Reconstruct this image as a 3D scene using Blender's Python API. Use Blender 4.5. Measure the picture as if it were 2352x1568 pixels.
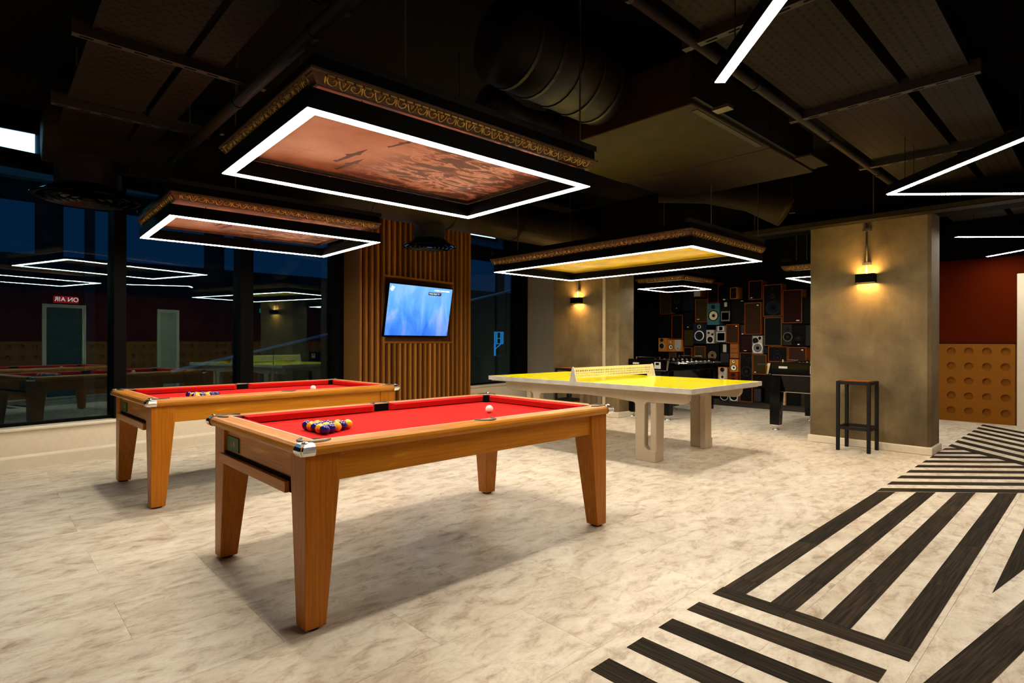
import bpy, bmesh, math, random
from mathutils import Vector, Matrix
for o in list(bpy.data.objects): bpy.data.objects.remove(o)
S = bpy.context.scene
C = S.collection
rnd = random.Random(7)
PI = math.pi

# ------------------------------------------------------------------ camera, world, exposure
TH, CAMH, FPX, CX, CY, ROLL = .816, 1.185, 1300.0, 1176.0, 784.0, .002
cam = bpy.data.cameras.new('camera'); cam.sensor_width = 36; cam.lens = FPX / 2352 * 36
cam.clip_start = .05; cam.clip_end = 200
co = bpy.data.objects.new('camera', cam); C.objects.link(co)
co.location = (0, 0, CAMH); co.rotation_mode = 'XYZ'
co.matrix_world = Matrix.Translation((0, 0, CAMH)) @ Matrix.Rotation(TH - PI / 2, 4, 'Z') @ Matrix.Rotation(PI / 2, 4, 'X') @ Matrix.Rotation(ROLL, 4, 'Z')
S.camera = co
w = bpy.data.worlds.new('night'); S.world = w; w.use_nodes = True
bg = w.node_tree.nodes['Background']; bg.inputs[0].default_value = (.03, .15, .45, 1); bg.inputs[1].default_value = .085
S.view_settings.view_transform = 'Standard'; S.view_settings.look = 'None'
S.view_settings.gamma = 1; S.view_settings.use_curve_mapping = False
S.view_settings.exposure = 0.12
LED = 78.0            # radiance of the LED diffusers
LEDCOL = (1, .885, .70, 1)

def ray(u, v):
    du, dv = u - CX, v - CY; c, s = math.cos(ROLL), math.sin(ROLL)
    a = (du * c + dv * s) / FPX; b = (-du * s + dv * c) / FPX
    return (math.cos(TH) + a * math.sin(TH), math.sin(TH) - a * math.cos(TH), -b)
def onx(u, v, x):
    r = ray(u, v); t = x / r[0]; return r[1] * t, CAMH + r[2] * t

# ------------------------------------------------------------------ materials
MATS = {}
def nodes(name):
    m = bpy.data.materials.new(name); m.use_nodes = True; nt = m.node_tree
    return m, nt, nt.nodes['Principled BSDF']
def N(nt, t, **k):
    n = nt.nodes.new(t)
    for a, b in k.items():
        if a in n.inputs.keys(): n.inputs[a].default_value = b
        else: setattr(n, a, b)
    return n
def L(nt, a, b): nt.links.new(a, b)
def mixc(nt, fac, a, b, blend='MIX'):
    n = nt.nodes.new('ShaderNodeMix'); n.data_type = 'RGBA'; n.blend_type = blend
    if isinstance(fac, (int, float)): n.inputs[0].default_value = fac
    else: L(nt, fac, n.inputs[0])
    for i, q in ((6, a), (7, b)):
        if isinstance(q, tuple): n.inputs[i].default_value = q if len(q) == 4 else q + (1,)
        else: L(nt, q, n.inputs[i])
    return n.outputs[2]
def ramp(nt, src, stops):
    r = nt.nodes.new('ShaderNodeValToRGB'); e = r.color_ramp.elements
    while len(e) < len(stops): e.new(.5)
    for q, (p, c) in zip(e, stops): q.position = p; q.color = tuple(c) + ((1,) if len(c) == 3 else ())
    L(nt, src, r.inputs[0]); return r.outputs[0]
def bump(nt, b, src, strength, dist=.01):
    n = N(nt, 'ShaderNodeBump', Strength=strength, Distance=dist); L(nt, src, n.inputs['Height']); L(nt, n.outputs[0], b.inputs['Normal'])
def pm(name, col, rough=.5, metal=0, var=.12, scale=25, bmp=0, spec=.5, coat=0, emit=None, es=0):
    """painted / plain surface: colour with slight procedural mottling"""
    if name in MATS: return MATS[name]
    m, nt, b = nodes(name); MATS[name] = m
    tc = N(nt, 'ShaderNodeTexCoord'); nz = N(nt, 'ShaderNodeTexNoise', Scale=scale, Detail=4.0); L(nt, tc.outputs['Object'], nz.inputs['Vector'])
    d = tuple(c * (1 - var) for c in col); l = tuple(min(1, c * (1 + var)) for c in col)
    L(nt, ramp(nt, nz.outputs[0], [(.3, d), (.7, l)]), b.inputs['Base Color'])
    b.inputs['Roughness'].default_value = rough; b.inputs['Metallic'].default_value = metal
    b.inputs['Specular IOR Level'].default_value = spec; b.inputs['Coat Weight'].default_value = coat
    if bmp: bump(nt, b, nz.outputs[0], bmp)
    if emit: b.inputs['Emission Color'].default_value = emit; b.inputs['Emission Strength'].default_value = es
    return m
def wood(name, c1, c2, c3, axis=0, scale=1.0, rough=.35, knots=.5, coat=.15, randomize=False, spec=.22):
    if name in MATS: return MATS[name]
    m, nt, b = nodes(name); MATS[name] = m
    tc = N(nt, 'ShaderNodeTexCoord'); src = tc.outputs['Object']
    if randomize:
        oi = N(nt, 'ShaderNodeObjectInfo'); ad = N(nt, 'ShaderNodeVectorMath', operation='MULTIPLY_ADD')
        L(nt, oi.outputs['Random'], ad.inputs[0]); ad.inputs[1].default_value = (37, 23, 11); L(nt, src, ad.inputs[2]); src = ad.outputs[0]
    sc = [9 * scale] * 3; sc[axis] = .9 * scale
    mp = N(nt, 'ShaderNodeMapping'); mp.inputs['Scale'].default_value = sc; L(nt, src, mp.inputs[0])
    n1 = N(nt, 'ShaderNodeTexNoise', Scale=1.1, Detail=5.0, Roughness=.55, Distortion=.9); L(nt, mp.outputs[0], n1.inputs['Vector'])
    wv = N(nt, 'ShaderNodeMath', operation='MULTIPLY'); L(nt, n1.outputs[0], wv.inputs[0]); wv.inputs[1].default_value = 9.0
    sn = N(nt, 'ShaderNodeMath', operation='SINE'); L(nt, wv.outputs[0], sn.inputs[0])
    sc2 = [120 * scale] * 3; sc2[axis] = 4 * scale
    mp2 = N(nt, 'ShaderNodeMapping'); mp2.inputs['Scale'].default_value = sc2; L(nt, src, mp2.inputs[0])
    n2 = N(nt, 'ShaderNodeTexNoise', Scale=1.0, Detail=3.0); L(nt, mp2.outputs[0], n2.inputs['Vector'])
    c = ramp(nt, sn.outputs[0], [(0, c2), (.5, c1), (1, c1)])
    c = mixc(nt, ramp(nt, n2.outputs[0], [(.38, (0, 0, 0)), (.68, (.75, .75, .75))]), c, c3)
    if randomize:
        mr = N(nt, 'ShaderNodeMapRange'); L(nt, oi.outputs['Random'], mr.inputs[0]); mr.inputs[3].default_value = .62; mr.inputs[4].default_value = 1.25
        c = mixc(nt, 1.0, c, mr.outputs[0], 'MULTIPLY')
    L(nt, c, b.inputs['Base Color'])
    b.inputs['Roughness'].default_value = rough; b.inputs['Coat Weight'].default_value = coat; b.inputs['Coat Roughness'].default_value = .25; b.inputs['Specular IOR Level'].default_value = spec
    bump(nt, b, n2.outputs[0], .08, .002)
    return m
def emis(name, col, s):
    if name in MATS: return MATS[name]
    m = bpy.data.materials.new(name); m.use_nodes = True; nt = m.node_tree; MATS[name] = m
    nt.nodes.remove(nt.nodes['Principled BSDF'])
    e = N(nt, 'ShaderNodeEmission'); e.inputs[0].default_value = col; e.inputs[1].default_value = s
    L(nt, e.outputs[0], nt.nodes['Material Output'].inputs[0]); return m

def floor_mat():
    m, nt, b = nodes('marbled_vinyl')
    g = N(nt, 'ShaderNodeNewGeometry'); oi = N(nt, 'ShaderNodeObjectInfo')
    ad = N(nt, 'ShaderNodeVectorMath', operation='MULTIPLY_ADD'); L(nt, oi.outputs['Random'], ad.inputs[0]); ad.inputs[1].default_value = (.9, .5, .0); L(nt, g.outputs['Position'], ad.inputs[2])
    mp = N(nt, 'ShaderNodeMapping'); mp.inputs['Rotation'].default_value = (0, 0, .12); mp.inputs['Scale'].default_value = (.85, 1.55, 1); L(nt, ad.outputs[0], mp.inputs[0])
    n1 = N(nt, 'ShaderNodeTexNoise', Scale=2.6, Detail=10.0, Roughness=.66, Distortion=.7); L(nt, mp.outputs[0], n1.inputs['Vector'])
    n2 = N(nt, 'ShaderNodeTexNoise', Scale=8.0, Detail=11.0, Roughness=.74, Distortion=.5); L(nt, mp.outputs[0], n2.inputs['Vector'])
    n3 = N(nt, 'ShaderNodeTexNoise', Scale=60.0, Detail=4.0, Roughness=.6); L(nt, mp.outputs[0], n3.inputs['Vector'])
    c1 = ramp(nt, n1.outputs[0], [(.36, (.43, .335, .245)), (.47, (.66, .575, .465)), (.56, (.80, .735, .63))])
    c2 = ramp(nt, n2.outputs[0], [(.34, (.21, .15, .10)), (.44, (.60, .51, .40)), (.50, (.78, .71, .60)), (.60, (.90, .85, .75))])
    c = mixc(nt, .55, c1, c2)
    c = mixc(nt, ramp(nt, n3.outputs[0], [(.3, (.22, .22, .22)), (.5, (0, 0, 0))]), c, (.42, .33, .24, 1))
    L(nt, c, b.inputs['Base Color']); b.inputs['Roughness'].default_value = .42; b.inputs['Specular IOR Level'].default_value = .35
    bump(nt, b, n3.outputs[0], .06, .003)
    return m
def concrete(name, c1, c2, c3, streak=.4):
    m, nt, b = nodes(name)
    g = N(nt, 'ShaderNodeNewGeometry')
    n1 = N(nt, 'ShaderNodeTexNoise', Scale=1.7, Detail=8.0, Roughness=.6, Distortion=.4); L(nt, g.outputs['Position'], n1.inputs['Vector'])
    mp = N(nt, 'ShaderNodeMapping'); mp.inputs['Scale'].default_value = (14, 14, 1.2); L(nt, g.outputs['Position'], mp.inputs[0])
    n2 = N(nt, 'ShaderNodeTexNoise', Scale=1.0, Detail=5.0); L(nt, mp.outputs[0], n2.inputs['Vector'])
    n3 = N(nt, 'ShaderNodeTexNoise', Scale=55.0, Detail=3.0); L(nt, g.outputs['Position'], n3.inputs['Vector'])
    c = ramp(nt, n1.outputs[0], [(.3, c1), (.5, c2), (.72, c3)])
    c = mixc(nt, ramp(nt, n2.outputs[0], [(.35, (streak,) * 3), (.6, (0, 0, 0))]), c, tuple(x * .62 for x in c1) + (1,))
    c = mixc(nt, ramp(nt, n3.outputs[0], [(.24, (.7, .7, .7)), (.32, (0, 0, 0))]), c, tuple(x * .4 for x in c1) + (1,))
    L(nt, c, b.inputs['Base Color']); b.inputs['Roughness'].default_value = .7
    bump(nt, b, n1.outputs[0], .1, .01); return m
def perforated(name, col, hole):
    """metal sheet with a pattern of punched dots and short dashes"""
    m, nt, b = nodes(name)
    tc = N(nt, 'ShaderNodeTexCoord'); sp = N(nt, 'ShaderNodeSeparateXYZ'); L(nt, tc.outputs['Object'], sp.inputs[0])
    def mth(op, a, c=None):
        n = N(nt, 'ShaderNodeMath', operation=op)
        for i, q in enumerate((a, c)):
            if q is None: continue
            if isinstance(q, (int, float)): n.inputs[i].default_value = q
            else: L(nt, q, n.inputs[i])
        return n.outputs[0]
    def cell(src, k, off=0.0): return mth('SUBTRACT', mth('FRACT', mth('ADD', mth('MULTIPLY', src, k), off)), .5)
    K = 26.0
    row = mth('MULTIPLY', mth('FLOOR', mth('MULTIPLY', sp.outputs[1], K)), .5)
    fx = mth('SUBTRACT', mth('FRACT', mth('ADD', mth('MULTIPLY', sp.outputs[0], K * .6), row)), .5); fy = cell(sp.outputs[1], K)
    par = mth('FRACT', row)          # 0 or .5
    ex = mth('ADD', mth('MULTIPLY', par, .36), .14)
    inx = mth('LESS_THAN', mth('ABSOLUTE', fx), ex); iny = mth('LESS_THAN', mth('ABSOLUTE', fy), .2)
    hm = mth('MULTIPLY', inx, iny)
    L(nt, mixc(nt, hm, col + (1,), hole + (1,)), b.inputs['Base Color'])
    b.inputs['Roughness'].default_value = .6; b.inputs['Specular IOR Level'].default_value = .1
    bump(nt, b, mth('SUBTRACT', 1.0, hm), .6, .004)
    return m
def glass_mat():
    m = bpy.data.materials.new('window_glass'); m.use_nodes = True; nt = m.node_tree
    nt.nodes.remove(nt.nodes['Principled BSDF'])
    tr = N(nt, 'ShaderNodeBsdfTransparent'); tr.inputs[0].default_value = (.6, .85, .92, 1)
    gl = N(nt, 'ShaderNodeBsdfGlossy'); gl.inputs[0].default_value = (.72, .95, .92, 1); gl.inputs[1].default_value = .0
    lw = N(nt, 'ShaderNodeLayerWeight', Blend=.5); pw = N(nt, 'ShaderNodeMath', operation='POWER'); L(nt, lw.outputs['Facing'], pw.inputs[0]); pw.inputs[1].default_value = 5.0
    ml = N(nt, 'ShaderNodeMath', operation='MULTIPLY_ADD'); L(nt, pw.outputs[0], ml.inputs[0]); ml.inputs[1].default_value = .9; ml.inputs[2].default_value = .085
    mx = N(nt, 'ShaderNodeMixShader'); L(nt, ml.outputs[0], mx.inputs[0]); L(nt, tr.outputs[0], mx.inputs[1]); L(nt, gl.outputs[0], mx.inputs[2])
    L(nt, mx.outputs[0], nt.nodes['Material Output'].inputs[0]); return m
def picture_mat(name, dark, mid, light, k=1.0):
    m, nt, b = nodes(name)
    tc = N(nt, 'ShaderNodeTexCoord'); sp = N(nt, 'ShaderNodeSeparateXYZ'); L(nt, tc.outputs['Object'], sp.inputs[0])
    n1 = N(nt, 'ShaderNodeTexNoise', Scale=1.3 * k, Detail=5.0, Roughness=.5); L(nt, tc.outputs['Object'], n1.inputs['Vector'])
    mp = N(nt, 'ShaderNodeMapping'); mp.inputs['Rotation'].default_value = (0, 0, .5); mp.inputs['Scale'].default_value = (3.2 * k, 8 * k, 1); L(nt, tc.outputs['Object'], mp.inputs[0])
    n2 = N(nt, 'ShaderNodeTexNoise', Scale=1.4, Detail=6.0, Roughness=.6, Distortion=1.4); L(nt, mp.outputs[0], n2.inputs['Vector'])
    sky = ramp(nt, n1.outputs[0], [(.36, dark), (.46, mid), (.62, light)])
    land = ramp(nt, n2.outputs[0], [(.46, dark), (.52, mid), (.55, light), (.60, mid), (.66, dark)])
    f = N(nt, 'ShaderNodeMapRange'); L(nt, sp.outputs[0], f.inputs[0]); f.inputs[1].default_value = .66; f.inputs[2].default_value = .95
    L(nt, mixc(nt, f.outputs[0], sky, land), b.inputs['Base Color']); b.inputs['Roughness'].default_value = .6; return m
def screen_mat():
    m = bpy.data.materials.new('tv_picture'); m.use_nodes = True; nt = m.node_tree; nt.nodes.remove(nt.nodes['Principled BSDF'])
    tc = N(nt, 'ShaderNodeTexCoord'); mp = N(nt, 'ShaderNodeMapping'); mp.inputs['Scale'].default_value = (2.7, 1, 1.3); L(nt, tc.outputs['Object'], mp.inputs[0])
    n1 = N(nt, 'ShaderNodeTexNoise', Scale=1.3, Detail=7.0, Roughness=.55, Distortion=.6); L(nt, mp.outputs[0], n1.inputs['Vector'])
    sp = N(nt, 'ShaderNodeSeparateXYZ'); L(nt, tc.outputs['Object'], sp.inputs[0])
    c = ramp(nt, n1.outputs[0], [(.35, (.05, .26, .85)), (.5, (.12, .42, .95)), (.66, (.42, .58, .95))])
    g = ramp(nt, sp.outputs[2], [(.0, (.35, .45, .95)), (.45, (1, 1, 1))])
    c = mixc(nt, .8, c, g, 'MULTIPLY')
    c = mixc(nt, ramp(nt, sp.outputs[2], [(.3, (0, 0, 0)), (.75, (.55, .55, .55))]), c, (.26, .58, 1, 1))
    e = N(nt, 'ShaderNodeEmission'); L(nt, c, e.inputs[0]); e.inputs[1].default_value = 1.05
    L(nt, e.outputs[0], nt.nodes['Material Output'].inputs[0]); return m
def ply_red(name):
    m, nt, b = nodes(name)
    g = N(nt, 'ShaderNodeNewGeometry'); mp = N(nt, 'ShaderNodeMapping'); mp.inputs['Scale'].default_value = (40, 40, 300); L(nt, g.outputs['Position'], mp.inputs[0])
    n = N(nt, 'ShaderNodeTexNoise', Scale=1.0, Detail=3.0); L(nt, mp.outputs[0], n.inputs['Vector'])
    L(nt, ramp(nt, n.outputs[0], [(.3, (.058, .0060, .0012)), (.7, (.085, .010, .002))]), b.inputs['Base Color']); b.inputs['Roughness'].default_value = .85; b.inputs['Specular IOR Level'].default_value = .0
    bump(nt, b, n.outputs[0], .2, .002); return m

M_FLOOR = floor_mat()
M_CONC = concrete('raw_concrete', (.082, .055, .022), (.165, .117, .052), (.245, .178, .085), .12)
M_PCONC = concrete('cast_composite', (.44, .355, .25), (.49, .40, .29), (.54, .46, .345), .1)
M_PERF = perforated('perforated_sheet', (.015, .0105, .007), (.0015, .0012, .001))
M_GLASS = glass_mat(); M_RED = ply_red('red_wall_fabric')
M_PIC1 = picture_mat('copper_sky_picture', (.16, .085, .055), (.55, .27, .155), (.80, .53, .37))
M_PIC3 = pm('yellow_picture', (.85, .55, .03), .5, var=.25, scale=3)
M_PIC4 = pm('pale_picture', (.45, .40, .30), .5, var=.3, scale=4)
M_OAK = wood('golden_oak_x', (.70, .315, .020), (.55, .21, .009), (.38, .13, .005), 0, coat=.05)
M_OAKY = wood('golden_oak_y', (.70, .315, .020), (.55, .21, .009), (.38, .13, .005), 1, coat=.05)
M_OAKZ = wood('golden_oak_z', (.64, .25, .013), (.48, .16, .006), (.33, .10, .004), 2, coat=.03)
M_PLANK = wood('dark_plank', (.034, .0235, .0135), (.012, .0085, .006), (.066, .046, .026), 0, 1.0, .7, coat=0, randomize=True, spec=.08)
M_SLAT = wood('slat_wood', (.40, .17, .030), (.30, .12, .019), (.24, .088, .013), 2, 1.0, .5, coat=0, randomize=True, spec=.1)
M_SLATB = wood('slat_backing', (.085, .028, .010), (.06, .02, .008), (.05, .015, .006), 2, 1.0, .6, coat=0)
M_OAKP = wood('pale_oak_panel', (.20, .105, .03), (.15, .075, .02), (.12, .06, .015), 2, 1.0, .5, coat=0)
M_WAIN = wood('wainscot_wood', (.30, .115, .010), (.25, .09, .007), (.22, .077, .006), 1, .8, .5, coat=0, spec=.1)
M_ORNG = wood('orange_veneer', (.40, .115, .012), (.32, .085, .008), (.27, .07, .006), 2, 2.0, .4, coat=0, spec=.1)
M_BLACK = pm('black_paint', (.0022, .0021, .0021), .6, spec=.05)
M_BLKGLOSS = pm('gloss_black', (.0025, .0025, .003), .08, spec=.16)
M_CEIL = pm('black_ceiling', (.0028, .0024, .002), .95, spec=.1)
M_STEEL = pm('black_steel', (.008, .0076, .0076), .5, spec=.2)
M_DUCT = pm('duct_sheet', (.024, .0155, .0055), .6, spec=.15, metal=0, var=.25, scale=6)
M_DUCTD = pm('duct_dark', (.011, .008, .005), .55, var=.3, scale=8, bmp=.3)
M_WHITE = pm('white_gloss_paint', (.72, .66, .54), .35, var=.03)
M_PLAST = pm('cream_plaster', (.74, .66, .52), .8, var=.04)
M_GREYP = pm('grey_plaster', (.40, .36, .27), .8, var=.04)
M_DARKW = pm('dark_wall', (.004, .004, .005), .8, spec=.1)
M_CHROME = pm('chrome', (.90, .90, .90), .16, metal=1, var=.03)
M_ALU = pm('brushed_aluminium', (.70, .69, .66), .4, metal=.35, var=.12, scale=8)
M_GALV = pm('galvanised', (.16, .14, .11), .4, metal=.7, var=.2)
M_RUB = pm('rubber', (.01, .01, .01), .8)
M_RCLOTH = pm('red_cloth', (.52, .007, .005), .9, var=.06, scale=300, spec=.15)
M_RCUSH = pm('red_cushion_cloth', (.46, .006, .005), .85, var=.05, scale=300, spec=.15)
M_LEATH = pm('black_leather', (.012, .012, .013), .45)
M_WLINE = pm('white_strip', (.9, .87, .8), .5, var=.02)
M_GREEN = pm('green_plate', (.012, .10, .014), .4, spec=.2)
M_BLUEB = pm('blue_ball', (.012, .010, .16), .06, var=.02, coat=.5)
M_YELB = pm('yellow_ball', (.85, .38, .012), .06, var=.02, coat=.5)
M_BLKB = pm('black_ball', (.01, .01, .01), .06, var=.02, coat=.5)
M_WHB = pm('white_ball', (.86, .80, .70), .08, var=.02, coat=.5)
M_YTOP = pm('yellow_laminate', (1.0, .90, .0), .14, var=.02, coat=.1, scale=3)
M_NET = pm('cream_enamel', (.80, .66, .36), .4, var=.05)
M_GILT = pm('dark_gilt', (.62, .40, .10), .32, metal=.85, var=.45, scale=40)
M_GILTB = pm('frame_edge_gilt', (.085, .036, .010), .45, metal=.4, var=.3, scale=30)
M_LED = emis('led_diffuser', LEDCOL, LED * .86); M_LEDZ = emis('led_diffuser_strip', LEDCOL, LED * 1.08); M_LEDS = emis('led_diffuser_small', LEDCOL, LED * .5)
M_LAMP = emis('lamp_plate', (1, .56, .15, 1), 170)
M_SUB = pm('subfloor', (.16, .13, .10), .9)

# ------------------------------------------------------------------ mesh helpers
class MB:
    def __init__(s): s.v = []; s.f = []
    def add(s, v, f):
        k = len(s.v); s.v += [tuple(p) for p in v]; s.f += [tuple(i + k for i in q) for q in f]; return s
    def box(s, x0, y0, z0, x1, y1, z1):
        x0, x1 = min(x0, x1), max(x0, x1); y0, y1 = min(y0, y1), max(y0, y1); z0, z1 = min(z0, z1), max(z0, z1)
        return s.add([(x0, y0, z0), (x1, y0, z0), (x1, y1, z0), (x0, y1, z0), (x0, y0, z1), (x1, y0, z1), (x1, y1, z1), (x0, y1, z1)],
                     [(3, 2, 1, 0), (4, 5, 6, 7), (0, 1, 5, 4), (1, 2, 6, 5), (2, 3, 7, 6), (3, 0, 4, 7)])
    def frus(s, a, b):      # a,b: (x0,y0,x1,y1,z)
        v = []
        for x0, y0, x1, y1, z in (a, b): v += [(x0, y0, z), (x1, y0, z), (x1, y1, z), (x0, y1, z)]
        return s.add(v, [(3, 2, 1, 0), (4, 5, 6, 7), (0, 1, 5, 4), (1, 2, 6, 5), (2, 3, 7, 6), (3, 0, 4, 7)])
    def prism(s, poly, ax, a0, a1):   # poly in the other two axes (cyclic order), ccw
        def P(p, a):
            return {0: (a, p[0], p[1]), 1: (p[0], a, p[1]), 2: (p[0], p[1], a)}[ax]
        n = len(poly); v = [P(p, a0) for p in poly] + [P(p, a1) for p in poly]
        f = [tuple(range(n))[::-1], tuple(range(n, 2 * n))] + [(i, (i + 1) % n, n + (i + 1) % n, n + i) for i in range(n)]
        return s.add(v, f)
    def tube(s, pts, r, n=8, caps=True, r2=None):
        pts = [Vector(p) for p in pts]; rings = []
        up = Vector((0, 0, 1))
        for i, p in enumerate(pts):
            d = (pts[min(i + 1, len(pts) - 1)] - pts[max(i - 1, 0)]).normalized()
            a = d.cross(up) if abs(d.z) < .95 else d.cross(Vector((1, 0, 0))); a.normalize(); b = d.cross(a)
            t = i / max(1, len(pts) - 1); rr = r if r2 is None else r + (r2 - r) * t
            rings.append([p + a * rr * math.cos(2 * PI * k / n) + b * rr * math.sin(2 * PI * k / n) for k in range(n)])
        v = [q for g in rings for q in g]; f = []
        for i in range(len(pts) - 1):
            for k in range(n): f.append((i * n + k, i * n + (k + 1) % n, (i + 1) * n + (k + 1) % n, (i + 1) * n + k))
        if caps: f += [tuple(range(n))[::-1], tuple(range((len(pts) - 1) * n, len(pts) * n))]
        return s.add(v, f)
    def lathe(s, prof, n=24, c=(0, 0, 0), ax='z', capa=False, capb=False):
        v = []
        for r, h in prof:
            for k in range(n):
                a = 2 * PI * k / n; p, q = r * math.cos(a), r * math.sin(a)
                v.append({'z': (c[0] + p, c[1] + q, c[2] + h), 'x': (c[0] + h, c[1] + p, c[2] + q), 'y': (c[0] + p, c[1] + h, c[2] + q)}[ax])
        f = []
        for i in range(len(prof) - 1):
            for k in range(n): f.append((i * n + k, i * n + (k + 1) % n, (i + 1) * n + (k + 1) % n, (i + 1) * n + k))
        if capa: f.append(tuple(range(n))[::-1])
        if capb: f.append(tuple(range((len(prof) - 1) * n, len(prof) * n)))
        return s.add(v, f)
    def sphere(s, r, c=(0, 0, 0), n=24, m=14):
        prof = [(r * math.sin(PI * i / m), -r * math.cos(PI * i / m)) for i in range(m + 1)]
        prof[0] = (1e-5, -r); prof[-1] = (1e-5, r); return s.lathe(prof, n, c)
    def mesh(s, name):
        m = bpy.data.meshes.new(name); m.from_pydata(s.v, [], s.f)
        bm = bmesh.new(); bm.from_mesh(m); bmesh.ops.recalc_face_normals(bm, faces=bm.faces); bm.to_mesh(m); bm.free(); return m
    def build(s, name, mat, parent=None, smooth=False, bevel=0, seg=2, loc=None, rotz=0):
        m = s.mesh(name); m.materials.append(mat)
        return put(name, m, parent, smooth, bevel, seg, loc, rotz)
def put(name, m, parent=None, smooth=False, bevel=0, seg=2, loc=None, rotz=0):
    o = bpy.data.objects.new(name, m); C.objects.link(o)
    if parent: o.parent = parent
    if loc: o.location = loc
    if rotz: o.rotation_euler[2] = rotz
    if smooth:
        for p in m.polygons: p.use_smooth = True
    if bevel:
        q = o.modifiers.new('bevel', 'BEVEL'); q.width = bevel; q.segments = seg; q.limit_method = 'ANGLE'; q.angle_limit = math.radians(40)
        if smooth is False:
            pass
    return o
def tag(o, label=None, cat=None, group=None, kind=None):
    if label: o['label'] = label
    if cat: o['category'] = cat
    if group: o['group'] = group
    if kind: o['kind'] = kind
    return o
def thing(name, label, cat, loc=(0, 0, 0), rz=0, group=None):
    o = bpy.data.objects.new(name, None); C.objects.link(o); o.location = loc; o.rotation_euler[2] = rz; o.empty_display_size = .1
    return tag(o, label, cat, group)
def struct(o): o['kind'] = 'structure'; return o
def sempty(name):
    o = bpy.data.objects.new(name, None); C.objects.link(o); return struct(o)
def copy_tree(o, parent=None):
    c = o.copy(); C.objects.link(c); c.parent = parent
    for ch in [q for q in bpy.data.objects if q.parent is o]: copy_tree(ch, c)
    return c
def B(*a): return MB().box(*a)

# ------------------------------------------------------------------ room shell
YW, YR, XB, XE, XSP, ZC = 8.60, -.50, -2.6, 10.75, 10.22, 3.35
fl = struct(MB().prism([(XB - .2, YR - .2), (XE + .2, YR - .2), (XE + .2, 7.2 + .16 * (XE - .8)), (XB - .2, 7.2 + .16 * (XB - 1.2))], 2, -.12, -.012).build('floor', M_SUB))
TX, TY = .87, .435
tm = {}
j0 = math.floor((YR - 2.235) / TY); j1 = math.ceil((YW - 2.235) / TY)
for j in range(j0, j1):
    y0 = max(YR, 2.235 + j * TY); y1 = 2.235 + (j + 1) * TY; off = .878 if j % 2 == 0 else .445
    for i in range(math.floor((XB - off) / TX), math.ceil((XE - off) / TX)):
        x0 = max(XB, off + i * TX); x1 = min(XE, off + (i + 1) * TX)
        if x1 - x0 < .02 or y1 - y0 < .02 or y0 > 7.04 + .16 * (x1 - 1): continue
        key = (round(x1 - x0, 3), round(y1 - y0, 3))
        if key not in tm:
            tm[key] = B(0, 0, -.012, key[0] - .0011, key[1] - .0011, 0).mesh('tile'); tm[key].materials.append(M_FLOOR)
        put('tile', tm[key], fl, loc=(x0, y0, 0))
# dark plank inlay: every plank its own piece
def plank(poly, ang):
    cx = sum(p[0] for p in poly) / len(poly); cy = sum(p[1] for p in poly) / len(poly); c, s = math.cos(-ang), math.sin(-ang)
    q = [((x - cx) * c - (y - cy) * s, (x - cx) * s + (y - cy) * c) for x, y in poly]
    m = MB().prism(q, 2, 0, .0016).build('floor_plank', M_PLANK, fl, loc=(cx, cy, .0002), rotz=ang); return m
def stripe(a0, a1, b0, b1, seg=.85, off=0.0):
    """parallelogram a0-a1 (start edge) to b0-b1 (end edge) cut into planks"""
    ln = math.hypot(b0[0] - a0[0], b0[1] - a0[1]); ang = math.atan2(b0[1] - a0[1], b0[0] - a0[0])
    cuts = [0]; t = seg * (off % 1) if off % 1 > .12 else seg
    while t < ln - .15: cuts.append(t / ln); t += seg
    cuts.append(1)
    def lp(p, q, t): return (p[0] + (q[0] - p[0]) * t, p[1] + (q[1] - p[1]) * t)
    for t0, t1 in zip(cuts, cuts[1:]):
        e = .0007 / ln
        plank([lp(a0, b0, t0 + e), lp(a1, b1, t0 + e), lp(a1, b1, t1 - e), lp(a0, b0, t1 - e)], ang)
YB = 1.293
for k, x in enumerate((2.513, 2.281, 2.053, 1.829, 1.608, 1.385, 1.16, .935)):
    e_ = .518 if k == 0 else .56; stripe((x, YB), (x + .109, YB), (x, e_), (x + .109, e_), .9, .35 + .21 * k)
for k, y in enumerate((1.182, .962, .744, .518)):
    f = lambda yy: 5.187 + (1.275 - yy) * 1.005
    stripe((2.6225, y), (2.6225, y + .106), (f(y), y), (f(y + .106), y + .106), .80, .2 + .27 * k)
plank([(3.49, .392), (4.21, .285), (5.95, .285), (5.95, .392)], 0)
plank([(4.92, .176), (5.6, .07), (6.1, .07), (6.1, .176)], 0)
ob = lambda x, d=0: .452 - .153 * (x - 2.394) - d
for k in range(2):
    stripe((1.0, ob(1.0, .27 * k)), (1.0, ob(1.0, .135 + .27 * k)), (6.2, ob(6.2, .27 * k)), (6.2, ob(6.2, .135 + .27 * k)), .9, .4 + .2 * k)
xv = lambda y: 8.06 - (1.285 - y) * 1.045      # lower-left edge of the opposed diagonal group
for k in range(9):
    x = 5.187 + .317 * k; wd = .102 * 1.46
    def hit(xs):   # run along (1,-1) from (xs,YB) until the V line or y=.30
        y = .30
        # xs + (YB - y) = xv(y)
        yy = (xs + YB - 8.06 + 1.045 * 1.285) / 2.045
        y = max(.30, min(YB, yy)); return (xs + YB - y, y)
    a, b = hit(x), hit(x + wd)
    if YB - a[1] > .03: stripe((x, YB), (x + wd, YB), a, b, .85, .3 + .23 * k)
for k in range(7):
    x = 8.06 + .385 * k; wd = .19; d = 1.0
    if x + wd < XE: stripe((x, YB), (x + wd, YB), (x - d * 1.045, YB - d), (x + wd - d * 1.045, YB - d), .9, .25 + .19 * k)

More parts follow.
